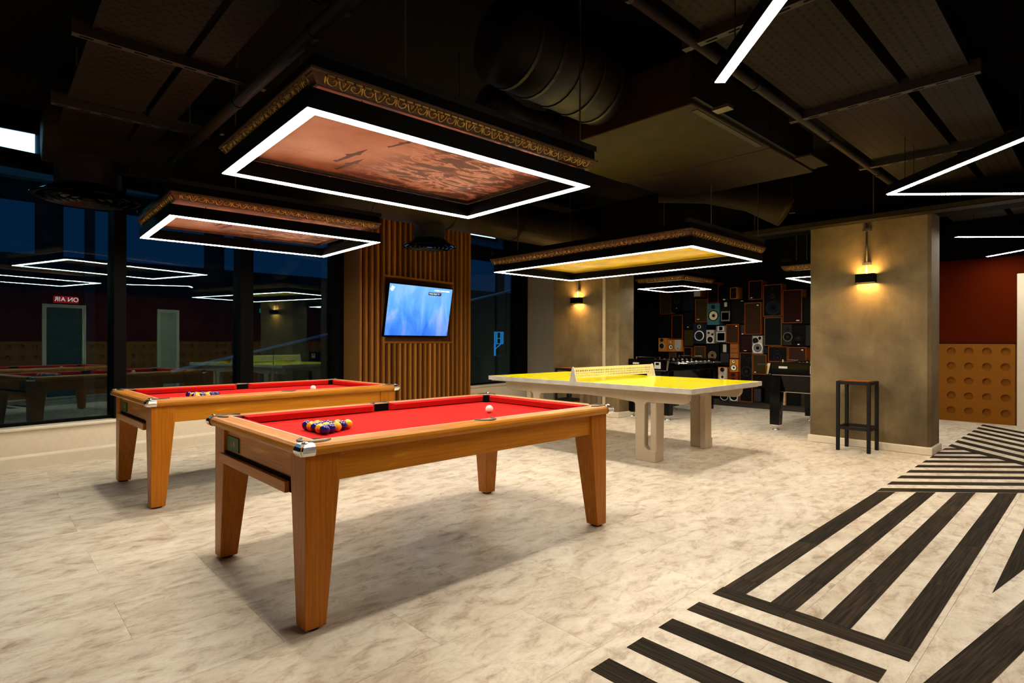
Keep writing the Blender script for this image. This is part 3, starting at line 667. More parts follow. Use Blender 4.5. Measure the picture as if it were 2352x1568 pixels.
# ------------------------------------------------------------------ table football tables
def foosball(label, loc):
    t = thing('football_table', label, 'football table', loc); LX, LY = 1.42, .78
    # upper body with sloping corners, lower tray
    MB().prism([(0, .76), (.06, .745), (LX - .06, .745), (LX, .76), (LX, .90), (0, .90)], 1, .0, .03).build('side_wall', M_BLKGLOSS, t)
    MB().prism([(0, .76), (.06, .745), (LX - .06, .745), (LX, .76), (LX, .90), (0, .90)], 1, LY - .03, LY).build('side_wall', M_BLKGLOSS, t)
    for x in (0, LX - .16): B(x, .03, .745, x + .16, LY - .03, .915).build('end_block', M_BLKGLOSS, t, bevel=.006)
    B(.16, .03, .745, LX - .16, LY - .03, .77).build('pitch', pm('green_pitch', (.02, .05, .03), .5), t)
    MB().frus((.10, .10, LX - .10, LY - .10, .515), (.02, .02, LX - .02, LY - .02, .744)).build('lower_body', M_BLKGLOSS, t)
    for x, dx in ((.012, 1), (LX - .012, -1)):
        for y, dy in ((.012, 1), (LY - .012, -1)):
            def R(a, b, z): return (min(x + dx * a, x + dx * b), min(y + dy * a, y + dy * b), max(x + dx * a, x + dx * b), max(y + dy * a, y + dy * b), z)
            lg = MB().frus(R(.0, .12, .075), R(.0, .145, .74)).build('leg', M_BLKGLOSS, t, bevel=.006)
            c = (x + dx * .06, y + dy * .06)
            MB().box(c[0] - .062, c[1] - .062, .066, c[0] + .062, c[1] + .062, .0745).build('leg_cap', M_CHROME, lg)
            MB().lathe([(.045, 0), (.045, .006), (.028, .022), (.012, .028), (.012, .046), (.02, .05), (.02, .066)], 16, (c[0], c[1], 0), capa=True).build('adjustable_foot', M_CHROME, lg, smooth=True)
    for z, y in ((.742, -.004), (.742, LY)): B(.05, y, z, LX - .05, y + .004, z + .008).build('chrome_trim', M_CHROME, t)
    for x in (-.004, LX): B(x, .05, .742, x + .004, LY - .05, .75).build('chrome_trim', M_CHROME, t)
    for x in (.098, LX - .102): B(x, .1, .512, x + .004, LY - .1, .52).build('chrome_trim', M_CHROME, t)
    for x in (-.006, LX):
        for y in (-.006, LY - .03):
            MB().prism([(y, .90), (y + .036, .90), (y + .05, .75), (y + .03, .75)], 0, x, x + .006).build('corner_bracket', M_CHROME, t)
    for x in (.0, LX - .02): B(x + .004, .0, .902, x + .016, LY, .916).build('top_trim', M_STEEL, t)
    for k in range(8):
        x = .23 + k * (LX - .46) / 7; s = -1 if k % 2 == 0 else 1
        y0, y1 = (-.30, LY + .12) if s < 0 else (-.12, LY + .30)
        rd = MB().tube([(x, y0, .862), (x, y1, .862)], .008, 8).build('rod', M_CHROME, t, smooth=True)
        hy = y0 if s < 0 else y1
        MB().tube([(x, hy, .862), (x, hy - s * .05, .862), (x, hy - s * .12, .862)], .014, 10).build('handle', M_RUB, rd, smooth=True)
        for dy in (-.03, LY): MB().lathe([(.026, -.012), (.026, .012), (.010, .014)], 12, (x, dy + .015, .862), 'y').build('bearing', M_CHROME, rd)
        for j in range(3 if k not in (0, 7) else 1):
            y = LY / 2 + (j - (1 if k not in (0, 7) else 0)) * .17
            MB().box(x - .012, y - .014, .785, x + .012, y + .014, .80).box(x - .007, y - .010, .80, x + .007, y + .010, .85).box(x - .012, y - .017, .846, x + .012, y + .017, .885).box(x - .009, y - .009, .886, x + .009, y + .009, .908).build('player', M_CHROME if k % 2 else pm('brass_player', (.6, .42, .2), .3, metal=.8), rd)
    for x in (.05, LX - .09):
        sc = MB().tube([(x, .18, .945), (x, .60, .945)], .004, 6).box(x - .008, .18, .915, x + .008, .195, .952).box(x - .008, .60, .915, x + .008, .615, .952)
        sb = sc.build('score_rail', M_CHROME, t)
        for j in range(6): MB().tube([(x, .42 + j * .024, .945), (x, .438 + j * .024, .945)], .011, 8).build('score_bead', M_CHROME, sb)
    cm = B(-.012, .14, .775, .0, .25, .875).build('coin_plate', M_ALU, t, bevel=.003); B(-.014, .165, .83, -.011, .225, .865).build('coin_slot', M_BLACK, cm)
    B(-.010, .53, .835, .0, .64, .862).build('name_plate', M_ALU, t)
    return t
foosball('gloss black football table behind the table tennis table', (7.52, 4.56, 0))
foosball('gloss black football table half hidden behind the right concrete column', (7.77, 2.42, 0))

# ------------------------------------------------------------------ television
tv = thing('television', 'wall mounted television showing a blue picture', 'television', wpt(3.855, YF + .02, 1.275), PHI)
TWH, THT = .64, .755
tb = B(-TWH - .015, -.045, -.02, TWH + .015, 0, THT + .02).build('casing', M_BLACK, tv, bevel=.006)
scn = B(-TWH, -.048, .005, TWH, -.0452, THT).build('screen', screen_mat(), tv)
wt = emis('screen_white', (1, 1, 1, 1), 1.3); bk = emis('screen_black', (.01, .01, .01, 1), .3)
em = MB()
for px_, pz_, q_ in ((-.59, .675, .026), (-.565, .70, .019), (-.592, .712, .015), (-.61, .68, .016)): em.lathe([(q_, 0), (.001, -.0005)], 14, (px_, -.0485, pz_), 'y')
em.build('channel_emblem', wt, scn)
B(.13, -.0495, .635, .40, -.0485, .678).build('caption_box', bk, scn)
text('MORE MUSIC TV', .029, wt, scn, (.25, -.0502, .6565), (PI / 2, 0, 0))
MB().lathe([(.012, 0), (.001, -.0005)], 12, (.376, -.0502, .6565), 'y').build('record_dot', emis('screen_red', (1, .01, .01, 1), 1), scn)
q = MB()
for k in range(13): q.box(.245 + k * .0265, -.0495, .702, .245 + k * .0265 + (.020 if k % 4 else .012), -.049, .724)
tag(q.build('caption_line', wt, scn), kind='stuff')
for o in (tb, scn): o.rotation_euler[0] = math.radians(9.5)
B(-.2, -.02, .2, .2, .04, .45).build('wall_bracket', M_STEEL, tv)

# ------------------------------------------------------------------ wall lamps
def wall_lamp(label, y, z):
    t = thing('wall_lamp', label, 'lamp', (7.24, y, z)); d0, d1, hw, hh, th = -.115, -.012, .092, .048, .005
    MB().box(d0, -hw, -hh, d0 + th, hw, hh).box(d1 - th, -hw, -hh, d1, hw, hh).box(d0 + th, -hw, -hh, d1 - th, -hw + th, hh).box(d0 + th, hw - th, -hh, d1 - th, hw, hh).build('shade', M_BLACK, t)
    B(d0 + th, -hw + th, -.030, d1 - th, hw - th, .030).build('light_plate', M_LAMP, t)
    B(d1, -.04, -.03, 0, .04, .03).build('wall_mount', M_BLACK, t)
    cd = MB().tube([(-.03, 0, hh - .01), (-.03, 0, .62)], .011, 10).build('conduit', M_GALV, t, smooth=True)
    for zz in (.15, .53): MB().box(-.045, -.04, zz, 0, .04, zz + .03).build('conduit_clip', M_GALV, cd)
wall_lamp('black box wall lamp glowing up and down on the right concrete column', 1.89, 1.895)
wall_lamp('black box wall lamp glowing up and down on the column behind the yellow table', 6.08, 1.862)

# ------------------------------------------------------------------ pendant LED rectangles and gilt picture frames overhead
def pendant(label, x, y, yaw, a, b, z, ztop, led=None):
    t = thing('pendant_light', label, 'light', (x, y, z), yaw); wd, hh = .056, .088
    for i, q in enumerate((B(0, 0, .003, a, wd, hh), B(0, b - wd, .003, a, b, hh), B(0, wd, .003, wd, b - wd, hh), B(a - wd, wd, .003, a, b - wd, hh))):
        q.build('profile', M_BLACK, t)
    e = .003
    for v in ([(e, e), (a - e, e), (a - wd + e, wd - e), (wd - e, wd - e)], [(a - e, e), (a - e, b - e), (a - wd + e, b - wd + e), (a - wd + e, wd - e)],
              [(a - e, b - e), (e, b - e), (wd - e, b - wd + e), (a - wd + e, b - wd + e)], [(e, b - e), (e, e), (wd - e, wd - e), (wd - e, b - wd + e)]):
        MB().prism(v, 2, 0, .0028).build('diffuser', led or M_LED, t)
    for px_, py_ in ((.25, wd / 2), (a - .25, wd / 2), (.25, b - wd / 2), (a - .25, b - wd / 2)):
        MB().tube([(px_, py_, hh), (px_, py_, ztop - z)], .0025, 5).build('hanging_wire', M_STEEL, t)
    return t
ORN = {}
def ornament_unit(u):
    """one repeat of the carved leaf pattern, length u, in (s along, d across, h proud)"""
    mb = MB()
    def curve(pts, r): mb.tube([(p[0] * u, p[1], .0) for p in pts], r, 5)
    curve([(.06, .034), (.05, .058), (.10, .078), (.20, .084), (.29, .074), (.31, .055), (.24, .048), (.20, .058)], .0046)
    curve([(.34, .030), (.38, .060), (.44, .086), (.50, .092), (.56, .086), (.62, .060), (.66, .030)], .0046)
    curve([(.46, .045), (.50, .074), (.54, .045), (.46, .045)], .0036)
    curve([(.94, .034), (.95, .058), (.90, .078), (.80, .084), (.71, .074), (.69, .055), (.76, .048), (.80, .058)], .0046)
    curve([(-.01, .03), (.0, .06), (.01, .088)], .0052)
    return mb
def gilt_frame(label, x, y, yaw, a, b, z, pic, zup=None, art=False, zfar=None, FD=.048):
    t = thing('picture_frame', label, 'picture frame', (x, y, z), yaw)
    prof = [(0, FD + .004), (0, FD - .006), (.004, FD - .010), (.007, FD - .012), (.008, FD - .020), (.014, FD * .52), (.026, FD * .22), (.034, .004), (.038, 0), (.052, 0), (.056, .006), (.060, .03), (.060, FD + .004)]
    for side in range(4):
        ln = a if side in (0, 2) else b
        def P(s, d, h): return {0: (s, d, h), 2: (a - s, b - d, h), 1: (a - d, s, h), 3: (d, b - s, h)}[side]
        n = len(prof); v = [P(d, d, h) for d, h in prof] + [P(ln - d, d, h) for d, h in prof]
        mo = MB().add(v, [(i, (i + 1) % n, n + (i + 1) % n, n + i) for i in range(n)]).build('moulding', M_GILTB, t)
        k = max(3, round((ln - .12) / .172)); u = (ln - .13) / k; om = MB(); bd_ = MB()
        un = ornament_unit(u)
        for j in range(k):
            def Q(s_, d, h): f_ = (d - .028) / .066; return P(.065 + j * u + s_, .010 + .026 * f_ * f_ * .4 + .026 * f_ * .6 - h * 1.0, FD * (.74 - .72 * f_) - h * .5)
            om.add([Q(*p) for p in un.v], un.f)
            for q in range(4):
                s0 = .065 + j * u + q * u / 4; bd_.add([P(s0 + .004 + sx * (u / 4 - .010), .001 + sy * .006, FD - .020 + sz * .007) for sx, sy, sz in ((0, 0, 0), (1, 0, 0), (1, 1, 0), (0, 1, 0), (0, 0, 1), (1, 0, 1), (1, 1, 1), (0, 1, 1))], [(3, 2, 1, 0), (4, 5, 6, 7), (0, 1, 5, 4), (1, 2, 6, 5), (2, 3, 7, 6), (3, 0, 4, 7)])
        om.build('carved_leaf_band', M_GILT, mo, smooth=True); bd_.build('beading', M_GILT, mo)
    pc = B(.056, .056, .020, a - .056, b - .056, .027).build('picture', pic, t)
    if art:
        dk = pm('picture_dark_paint', (.13, .07, .05), .6); lt = pm('picture_pale_paint', (.75, .55, .42), .6)
        jet = [(0, .006), (.10, .012), (.155, .010), (.175, .022), (.20, .012), (.26, .0), (.20, -.008), (.16, -.010), (.13, -.028), (.12, -.010), (.03, -.006), (.01, -.016)]
        for jx, jy, sc_, an in ((.555, .99, 1.25, -1.45), (.625, 1.13, 1.15, -1.46), (.66, .56, .8, -1.3)):
            c, s = math.cos(an), math.sin(an)
            MB().prism([(jx + (p * c - q * s) * sc_, jy + (p * s + q * c) * sc_) for p, q in jet], 2, .0185, .0198).build('painted_jet', dk, pc)
        for jx, jy in ((.35, .9), (.45, 1.05), (.7, 1.02), (1.2, .85), (1.35, .6), (1.1, 1.1), (1.45, 1.0), (1.5, .4)):
            MB().box(jx - .05, jy - .0012, .0188, jx + .05, jy + .0012, .0198).box(jx - .0012, jy - .05, .0188, jx + .0012, jy + .05, .0198).build('painted_cross', lt, pc)
    B(.02, .02, FD + .004, a - .01, b - .02, FD + .062).build('backing_box', M_BLACK, t)
    for yy in (.02, b - .06): B(.0, yy, FD + .062, a + .01, yy + .04, FD + .097).build('support_rail', M_STEEL, t)
    for px_, py_ in ((.45, .04), (a - .12, .04), (.45, b - .04), (a - .12, b - .04)):
        MB().tube([(px_, py_, FD + .097), (px_, py_, ((zup if py_ < b / 2 and px_ < 1 else zfar if py_ > b / 2 else None) or ZC) - z)], .005, 6).build('hanging_rod', M_GALV, t)
    return t
ZL, ZF = 2.115, 2.222
pendant('white LED rectangle pendant over the pool table away from the windows', .948, 2.200, -.026, 1.726, 1.205, ZL, ZF - .001)
pendant('white LED rectangle pendant over the pool table beside the windows', 1.022, 4.788, -.026, 1.733, 1.270, ZL, ZF - .001)
pendant('white LED rectangle pendant over the yellow table tennis table', 4.680, 2.60, -.006, 1.456, 2.730, 2.05, 2.143)
pendant('small white LED pendant over the football table behind the yellow table', 7.90, 4.55, 0, .90, .83, 2.05, 2.149, M_LEDS)
pendant('small white LED pendant partly hidden by the right concrete column', 7.98, 2.22, 0, .90, .84, 2.05, 2.149, M_LEDS)
gilt_frame('carved gilt ceiling frame with copper sky picture, away from the windows', .948, 2.165, -.02, 1.765, 1.275, ZF, M_PIC1, art=True)
gilt_frame('carved gilt ceiling frame with copper sky picture, beside the windows', 1.00, 4.66, -.02, 1.70, 1.38, ZF, M_PIC1, art=True, zfar=2.60)
gilt_frame('carved gilt ceiling frame with yellow picture over the table tennis table', 4.665, 2.61, 0, 1.61, 2.76, 2.144, M_PIC3, zup=2.695, FD=.070)
gilt_frame('small gilt ceiling frame over the football table behind the yellow table', 7.85, 4.50, 0, .98, .90, 2.150, M_PIC4, FD=.06)
gilt_frame('small gilt ceiling frame partly hidden by the right concrete column', 7.92, 2.18, 0, .96, .92, 2.150, M_PIC4, FD=.06)
def strip(label, p, ang, ln, apex=None):
    t = thing('linear_light', label, 'light', (p[0], p[1], 2.40), ang); wd = .052
    def one(a, par):
        c, s = math.cos(a), math.sin(a)
        def R(x, y): return (x * c - y * s, x * s + y * c)
        MB().prism([R(0, -wd / 2), R(ln, -wd / 2), R(ln, wd / 2), R(0, wd / 2)], 2, .003, .07).build('profile', M_BLACK, par)
        MB().prism([R(.003, -wd / 2 + .003), R(ln - .003, -wd / 2 + .003), R(ln - .003, wd / 2 - .003), R(.003, wd / 2 - .003)], 2, 0, .0028).build('diffuser', M_LEDZ, par)
        for q in (.2, ln - .2):
            xy = R(q, 0); MB().tube([xy + (.07,), xy + (ZC - 2.40,)], .0025, 5).build('hanging_wire', M_STEEL, par)
    one(0, t)
    if apex is not None: one(apex, t)
    return t
strip('straight LED strip pendant above the plank inlay in front of the perforated panels', (2.53, 1.27), math.radians(225), 1.35)
strip('V shaped LED strip pendant over the diagonal plank inlay', (5.45, 1.27), math.radians(225), 1.45, math.radians(90))
strip('LED strip pendant crossing the inlay beyond the right concrete column', (8.22, 1.25), math.radians(-45), 1.40)
strip('LED strip pendant nearest the red end wall', (10.42, 1.23), math.radians(225), 1.35)

# ------------------------------------------------------------------ ceiling services
def raft(label, x0, x1, gaps_x, y0, y1, gaps_y, z, along):
    t = thing('perforated_ceiling_raft', label, 'ceiling panel', (0, 0, z))
    xs = [x0] + [g for p in gaps_x for g in p] + [x1]; ys = [y0] + [g for p in gaps_y for g in p] + [y1]
    for a, b in zip(xs[0::2], xs[1::2]):
        for c, d in zip(ys[0::2], ys[1::2]): B(0, 0, 0, b - a, d - c, .02).build('perforated_panel', M_PERF, t, loc=(a, c, 0))
    rail = pm('rail_paint', (.014, .010, .008), .6)
    def slotted(p0, p1, k):
        q = MB().box(*p0, *p1)
        r = q.build('slotted_rail', rail, t)
        sl_ = MB()
        for i in range(int((p1[k] - p0[k]) / .12)):
            s0 = p0[k] + .03 + i * .12
            if k == 0: sl_.box(s0, p0[1] + .015, p0[2] - .001, s0 + .06, p1[1] - .015, p0[2])
            else: sl_.box(p0[0] + .015, s0, p0[2] - .001, p1[0] - .015, s0 + .06, p0[2])
        tag(sl_.build('slots', M_CEIL, r), kind='stuff')
    if along == 'x':
        for c in [g for g in gaps_y]: slotted((x0 - .08, c[0] + .0, -.05), (x1 + .25, c[0] + .045, .03), 0)
    else:
        for c in [g for g in gaps_x]: slotted((c[0], y0 - .05, -.05), (c[0] + .045, y1 + .12, .03), 1)
    for px_ in (x0 + .1, x1 - .1):
        for py_ in (y0 + .2, y1 - .2): MB().tube([(px_, py_, .02), (px_, py_, ZC - z)], .006, 6).build('hanging_rod', M_GALV, t)
raft('dark perforated ceiling panels hung near the windows in rows', .42, 1.05, [(.84, .875)], 1.4, 5.45, [(2.5, 2.58), (3.62, 3.70), (4.78, 4.86)], 2.80, 'x')
raft('dark perforated ceiling panels hung over the plank inlay', 1.3, 9.5, [(2.74, 2.84), (4.20, 4.30), (5.81, 5.91), (7.4, 7.5)], .58, 1.47, [(.86, .92)], 2.80, 'y')
fc = thing('fan_coil_unit', 'flat brown fan coil unit hung under the black ceiling', 'fan coil unit', (3.30, 1.84, 2.70))
B(0, 0, 0, 1.20, 1.38, .34).build('casing', M_DUCT, fc, bevel=.01); B(1.212, 0, 0, 2.12, 1.36, .34).build('casing', M_DUCT, fc, bevel=.01)
MB().box(-.02, -.03, .03, 2.13, .0, .09).build('edge_rail', M_STEEL, fc); B(.2, -.14, .0, .28, -.03, .02).build('bracket', M_GALV, fc); B(1.6, -.16, .0, 2.0, -.03, .015).build('bracket', M_DUCT, fc)
MB().box(.1, .02, -.004, 1.1, .06, 0).build('hinge_strip', M_DUCTD, fc)
def duct(name, label, pts, r, mat, rings=0, n=28):
    t = thing(name, label, 'duct', pts[0]); o = Vector(pts[0]); loc = [tuple(Vector(p) - o) for p in pts]
    MB().tube(loc, r, n).build('duct_body', mat, t, smooth=True)
    d = Vector(loc[-1]) - Vector(loc[0])
    for k in range(rings):
        p = Vector(loc[0]) + d * ((k + .5) / rings); q = d.normalized() * .012
        MB().tube([tuple(p - q), tuple(p + q)], r + .008, n).build('seam_ring', mat, t, smooth=False)
    return t
duct('round_duct', 'brown round duct with raised seams joining the fan coil unit', [(2.30, 2.55, 3.02), (3.285, 2.55, 3.02)], .26, M_DUCTD, 5)
duct('round_duct', 'ribbed round duct above the perforated panels by the right wall', [(2.0, -.05, 2.95), (9.0, -.05, 2.95)], .30, M_DUCTD, 34)
duct('round_duct', 'large round duct running along the windows above the diffusers', [(.36, 5.80, 2.88), (7.15, 5.80, 2.88)], .27, M_DUCT, 6)
duct('round_duct', 'wrinkled foil duct curving down beside the right concrete column', [(6.2, 3.9, 3.1), (6.5, 3.4, 3.05), (6.68, 2.95, 2.9), (6.78, 2.6, 2.68)], .17, M_DUCT, 0)
duct('round_duct', 'short dark foil duct hanging left of the fan coil unit', [(2.55, 2.98, 2.86), (2.9, 3.0, 2.80), (3.26, 3.0, 2.84)], .11, M_DUCTD, 0)
def diffuser(label, x, y, z, r, top):
    t = thing('ceiling_diffuser', label, 'vent', (x, y, z))
    MB().lathe([(r, 0), (r + .004, .012), (r * .94, .022), (r * .80, .05), (r * .66, .085), (r * .60, .10)], 40).build('flared_rim', M_BLKGLOSS, t, smooth=True)
    MB().lathe([(r * .6, .09), (r * .6, top - z)], 32).build('neck', M_DUCTD, t, smooth=True)
    for k in range(5):
        q = r * (.92 - .17 * k); MB().lathe([(q, .0), (q - .03, .02), (q - .034, .02), (q - .005, -.002)], 36).build('swirl_ring', M_BLKGLOSS, t, smooth=True)
    MB().lathe([(r * .12, .0), (.001, -.004)], 20).build('hub', M_BLKGLOSS, t)
diffuser('round black air diffuser hanging close to the left windows', .63, 5.60, 2.30, .365, 2.615)
diffuser('round black air diffuser hanging in front of the slatted panel', 4.05, 5.80, 2.345, .315, 2.605)
def pipe(label, pts, r, clips=0):
    t = thing('pipe', label, 'pipe', pts[0]); o = Vector(pts[0]); loc = [Vector(p) - o for p in pts]
    MB().tube([tuple(p) for p in loc], r, 12).build('pipe_run', pm('pipe_paint', (.020, .0155, .012), .5, spec=.15), t, smooth=True)
    for k in range(clips):
        p = loc[0].lerp(loc[-1], (k + .5) / clips); MB().tube([tuple(p), (p.x, p.y, ZC - o.z)], .006, 6).build('hanger_rod', M_GALV, t)
        q = (loc[-1] - loc[0]).normalized() * .014; MB().tube([tuple(p - q), tuple(p + q)], r + .006, 12).build('clip', M_STEEL, t)
pipe('straight grey pipe running under the ceiling left of the lit gilt frame', [(1.19, 1.0, 2.70), (1.19, 5.50, 2.70)], .036, 4)
pipe('straight dark pipe along the edge of the perforated panels', [(1.5, 1.52, 2.77), (6.8, 1.52, 2.77)], .028, 4)
ct = thing('cable_tray', 'perforated cable tray running past the top of the right column', 'cable tray', (7.02, -.9, 2.52))
B(0, 0, 0, .18, 6.0, .004).build('tray_base', M_PERF, ct); B(0, 0, 0, .004, 6.0, .05).build('tray_side', M_DUCT, ct); B(.176, 0, 0, .18, 6.0, .05).build('tray_side', M_DUCT, ct)
for k in range(4): MB().tube([(.09, 1.4 + k * 1.3, .0), (.09, 1.4 + k * 1.3, .83)], .006, 6).build('hanging_rod', M_GALV, ct)
for k in range(3): MB().tube([(.05 + .03 * k, .0, .02), (.05 + .03 * k, 6.0, .02)], .01, 6).build('cable', M_RUB, ct)
for i, (x, y) in enumerate(((1.75, 6.2), (5.9, 2.2))):
    sp_ = thing('sprinkler_head', ['small sprinkler head by the window near the large diffuser', 'small sprinkler head beside the fan coil unit'][i], 'sprinkler', (x, y, 2.5))
    MB().tube([(0, 0, 0), (0, 0, ZC - 2.5)], .008, 6).build('drop_pipe', M_STEEL, sp_); MB().lathe([(.03, 0), (.03, .004), (.01, .02), (.01, .04)], 14, (0, 0, -.03), capa=True).build('deflector', M_STEEL, sp_)
sk = thing('wall_socket', 'dark socket on the wall beside the centre concrete column', 'socket', (9.9, 7.15, 1.10))
B(-.04, -.012, 0, .04, 0, .08).build('face_plate', M_BLACK, sk, bevel=.003)

# ------------------------------------------------------------------ wall of loudspeakers
def SC(name, c, **k): return pm('spk_' + name, tuple(q * (1.15 if name in ('silver', 'pale', 'lgrey', 'cream', 'white', 'teal', 'grey') else .6) for q in c), **dict(dict(spec=.12), **k))
FR = dict(olive=SC('olive', (.055, .038, .012), rough=.9), black=SC('black', (.0035, .0035, .004), rough=.7), navy=SC('navy', (.012, .018, .04), rough=.8), brown=SC('brown', (.055, .024, .012), rough=.9),
          maroon=SC('maroon', (.035, .008, .008), rough=.9), teal=SC('teal', (.03, .11, .13), rough=.6), silver=SC('silver', (.42, .40, .36), rough=.4, metal=.3), grey=SC('grey', (.13, .125, .12), rough=.6),
          dgrey=SC('dgrey', (.03, .03, .032), rough=.6), orange=wood('spk_edge', (.27, .068, .007), (.21, .05, .005), (.17, .04, .004), 2, 2.0, .4, coat=0, spec=.1), gold=wood('spk_gold', (.75, .30, .03), (.6, .22, .02), (.5, .18, .014), 2, 2.0, .4, coat=0), red=SC('redwood', (.30, .045, .012), rough=.4), purple=SC('purple', (.055, .045, .06), rough=.9),
          white=SC('white', (.5, .55, .62), rough=.6), lattice=SC('lattice', (.42, .15, .035), rough=.7), cream=SC('cream', (.55, .48, .34), rough=.6), brass=SC('brass', (.25, .16, .05), rough=.6), pale=SC('pale', (.72, .70, .66), rough=.5), chrome=M_CHROME, lgrey=SC('lgrey', (.36, .36, .38), rough=.6))
XF = 10.02
def P_(zx, zy): return onx(1450 + zx / 3.92, 580 + zy / 3.92, XF)
def speaker(r, cab, front, label, drv=(), badge=None, sq=(), group=None, dep=0.0):
    x0, y0, x1, y1 = r; mx = (x0 + x1) / 2
    ya = P_(x0, (y0 + y1) / 2)[0]; yb = P_(x1, (y0 + y1) / 2)[0]; zb = P_(mx, y1)[1]; zt = P_(mx, y0)[1]
    W, H = ya - yb - .004, zt - zb - .004
    xf = XF + dep
    t = thing('loudspeaker', label, 'speaker', (xf, yb + .002, zb + .002), 0, group)
    e = min(.013, W * .06); D = XSP - xf
    MB().box(0, 0, 0, D, e, H).box(0, W - e, 0, D, W, H).box(0, e, 0, D, W - e, e).box(0, e, H - e, D, W - e, H).build('cabinet', FR[cab], t)
    B(.008, e, e, .03, W - e, H - e).build('front_panel' if drv or sq else 'grille_cloth', FR[front], t)
    def YZ(a, b):
        yy, zz = P_(a, b); return yy - (yb + .002), zz - (zb + .002)
    k = 3.92
    for a, b, rad, ring, cone in drv:
        yy, zz = YZ(a, b); r_ = rad / 3.92 * .00815
        yy = min(max(yy, r_ + .002), W - r_ - .002); zz = min(max(zz, r_ + .002), H - r_ - .002)
        wf = MB().lathe([(r_, .008), (r_ * .98, -.004), (r_ * .86, -.005), (r_ * .82, .004)], 24, (0, yy, zz), 'x').build('driver', FR[ring], t, smooth=True)
        MB().lathe([(r_ * .83, .002), (r_ * .72, -.004), (r_ * .62, .004), (r_ * .3, .0076)], 24, (0, yy, zz), 'x').build('cone', FR[cone], wf, smooth=True)
        MB().lathe([(r_ * .31, .0074), (r_ * .24, -.002), (r_ * .1, -.006), (.0005, -.007)], 16, (0, yy, zz), 'x').build('dust_cap', FR['black' if cone != 'black' else 'dgrey'], wf, smooth=True)
    for a, b, c, d, col in sq:
        p, q = YZ(a, b), YZ(c, d); B(-.006, max(q[0], .003), max(q[1], .003), .009, min(p[0], W - .003), min(p[1], H - .003)).build('square_grille', FR[col], t, bevel=.003)
    if badge:
        yy, zz = YZ(*badge[:2]); B(.004, yy - badge[2] / 2, zz - .008, .0085, yy + badge[2] / 2, zz + .008).build('badge', FR['pale'], t)
speaker((250, 350, 355, 555), 'orange', 'olive', 'brown edged loudspeaker with olive grille, top corner nearest the windows', dep=.03)
speaker((360, 350, 460, 530), 'black', 'black', 'black loudspeaker with one round driver under the small pendant', [(410, 425, 38, 'dgrey', 'dgrey')], (405, 500, .02))
speaker((462, 330, 562, 525), 'navy', 'navy', 'plain navy blue loudspeaker under the small pendant', badge=None, dep=.02)
speaker((566, 335, 632, 400), 'orange', 'white', 'little pale fronted loudspeaker touching the small pendant', dep=-.03)
speaker((572, 418, 687, 628), 'orange', 'olive', 'orange edged loudspeaker with olive grille left of the teal one', badge=(600, 600, .05))
speaker((685, 270, 785, 455), 'red', 'black', 'tall thin edged black loudspeaker directly above the teal one')
speaker((790, 300, 888, 435), 'black', 'black', 'black loudspeaker with a tiny badge above the square-grilled one', badge=(835, 422, .04))
speaker((895, 313, 957, 418), 'gold', 'brown', 'tiny brown two-driver loudspeaker at the top of the wall', [(925, 388, 22, 'black', 'navy'), (925, 340, 15, 'black', 'black')], dep=-.03)
speaker((690, 458, 800, 650), 'teal', 'teal', 'teal loudspeaker with one large cream cone', [(745, 568, 48, 'black', 'cream'), (743, 490, 20, 'dgrey', 'dgrey')], dep=-.03)
speaker((805, 440, 892, 622), 'black', 'black', 'black loudspeaker with silver tweeter above a square grey grille', (), None, [(838, 448, 862, 486, 'silver'), (808, 528, 888, 615, 'grey'), (815, 540, 880, 605, 'dgrey')])
speaker((900, 425, 1018, 640), 'black', 'black', 'large plain black loudspeaker with a top badge beside the tall brown one', badge=(995, 434, .035))
speaker((1055, 250, 1180, 425), 'red', 'black', 'brown edged black loudspeaker with bright badge at the very top', badge=(1080, 407, .035))
speaker((1185, 285, 1355, 575), 'orange', 'black', 'largest orange edged loudspeaker with big dark woofer', [(1275, 495, 60, 'dgrey', 'navy'), (1272, 390, 20, 'dgrey', 'dgrey'), (1270, 328, 13, 'dgrey', 'dgrey')])
speaker((1360, 332, 1538, 635), 'orange', 'maroon', 'large orange edged loudspeaker with dark maroon grille', badge=(1498, 610, .05))
speaker((1540, 400, 1625, 640), 'black', 'black', 'plain black loudspeaker between the maroon one and the right concrete column')
speaker((1022, 448, 1175, 738), 'orange', 'brown', 'tall orange edged loudspeaker with brown grille and round badge', badge=(1140, 474, .03), dep=-.02)
speaker((250, 560, 352, 765), 'black', 'black', 'plain black loudspeaker above the bright orange one nearest the windows')
speaker((360, 560, 462, 780), 'orange', 'black', 'tall thin orange edged black loudspeaker above the pair of small orange ones')
speaker((465, 530, 560, 685), 'black', 'black', 'black loudspeaker with a tiny badge above the plain olive one', badge=(508, 670, .03))
speaker((562, 630, 680, 822), 'navy', 'navy', 'navy loudspeaker with a large white ringed woofer', [(615, 748, 47, 'pale', 'navy'), (615, 667, 16, 'pale', 'dgrey')], dep=-.02)
speaker((682, 695, 752, 818), 'silver', 'silver', 'small silver loudspeaker with black woofer and two small tweeters', [(716, 783, 33, 'pale', 'black'), (703, 722, 10, 'dgrey', 'black'), (736, 735, 10, 'dgrey', 'black')], dep=-.03)
speaker((763, 657, 852, 808), 'grey', 'grey', 'grey loudspeaker with two square grilles', (), None, [(778, 664, 838, 704, 'lgrey'), (790, 666, 824, 700, 'dgrey'), (768, 714, 848, 800, 'lgrey'), (775, 722, 842, 793, 'grey')])
speaker((857, 643, 972, 816), 'orange', 'brown', 'mid sized orange edged brown loudspeaker with round badge, above the lattice one', badge=(948, 662, .03), dep=-.02)
speaker((985, 650, 1020, 738), 'dgrey', 'purple', 'narrow dark grey loudspeaker tucked left of the tall brown one', badge=(1000, 732, .03))
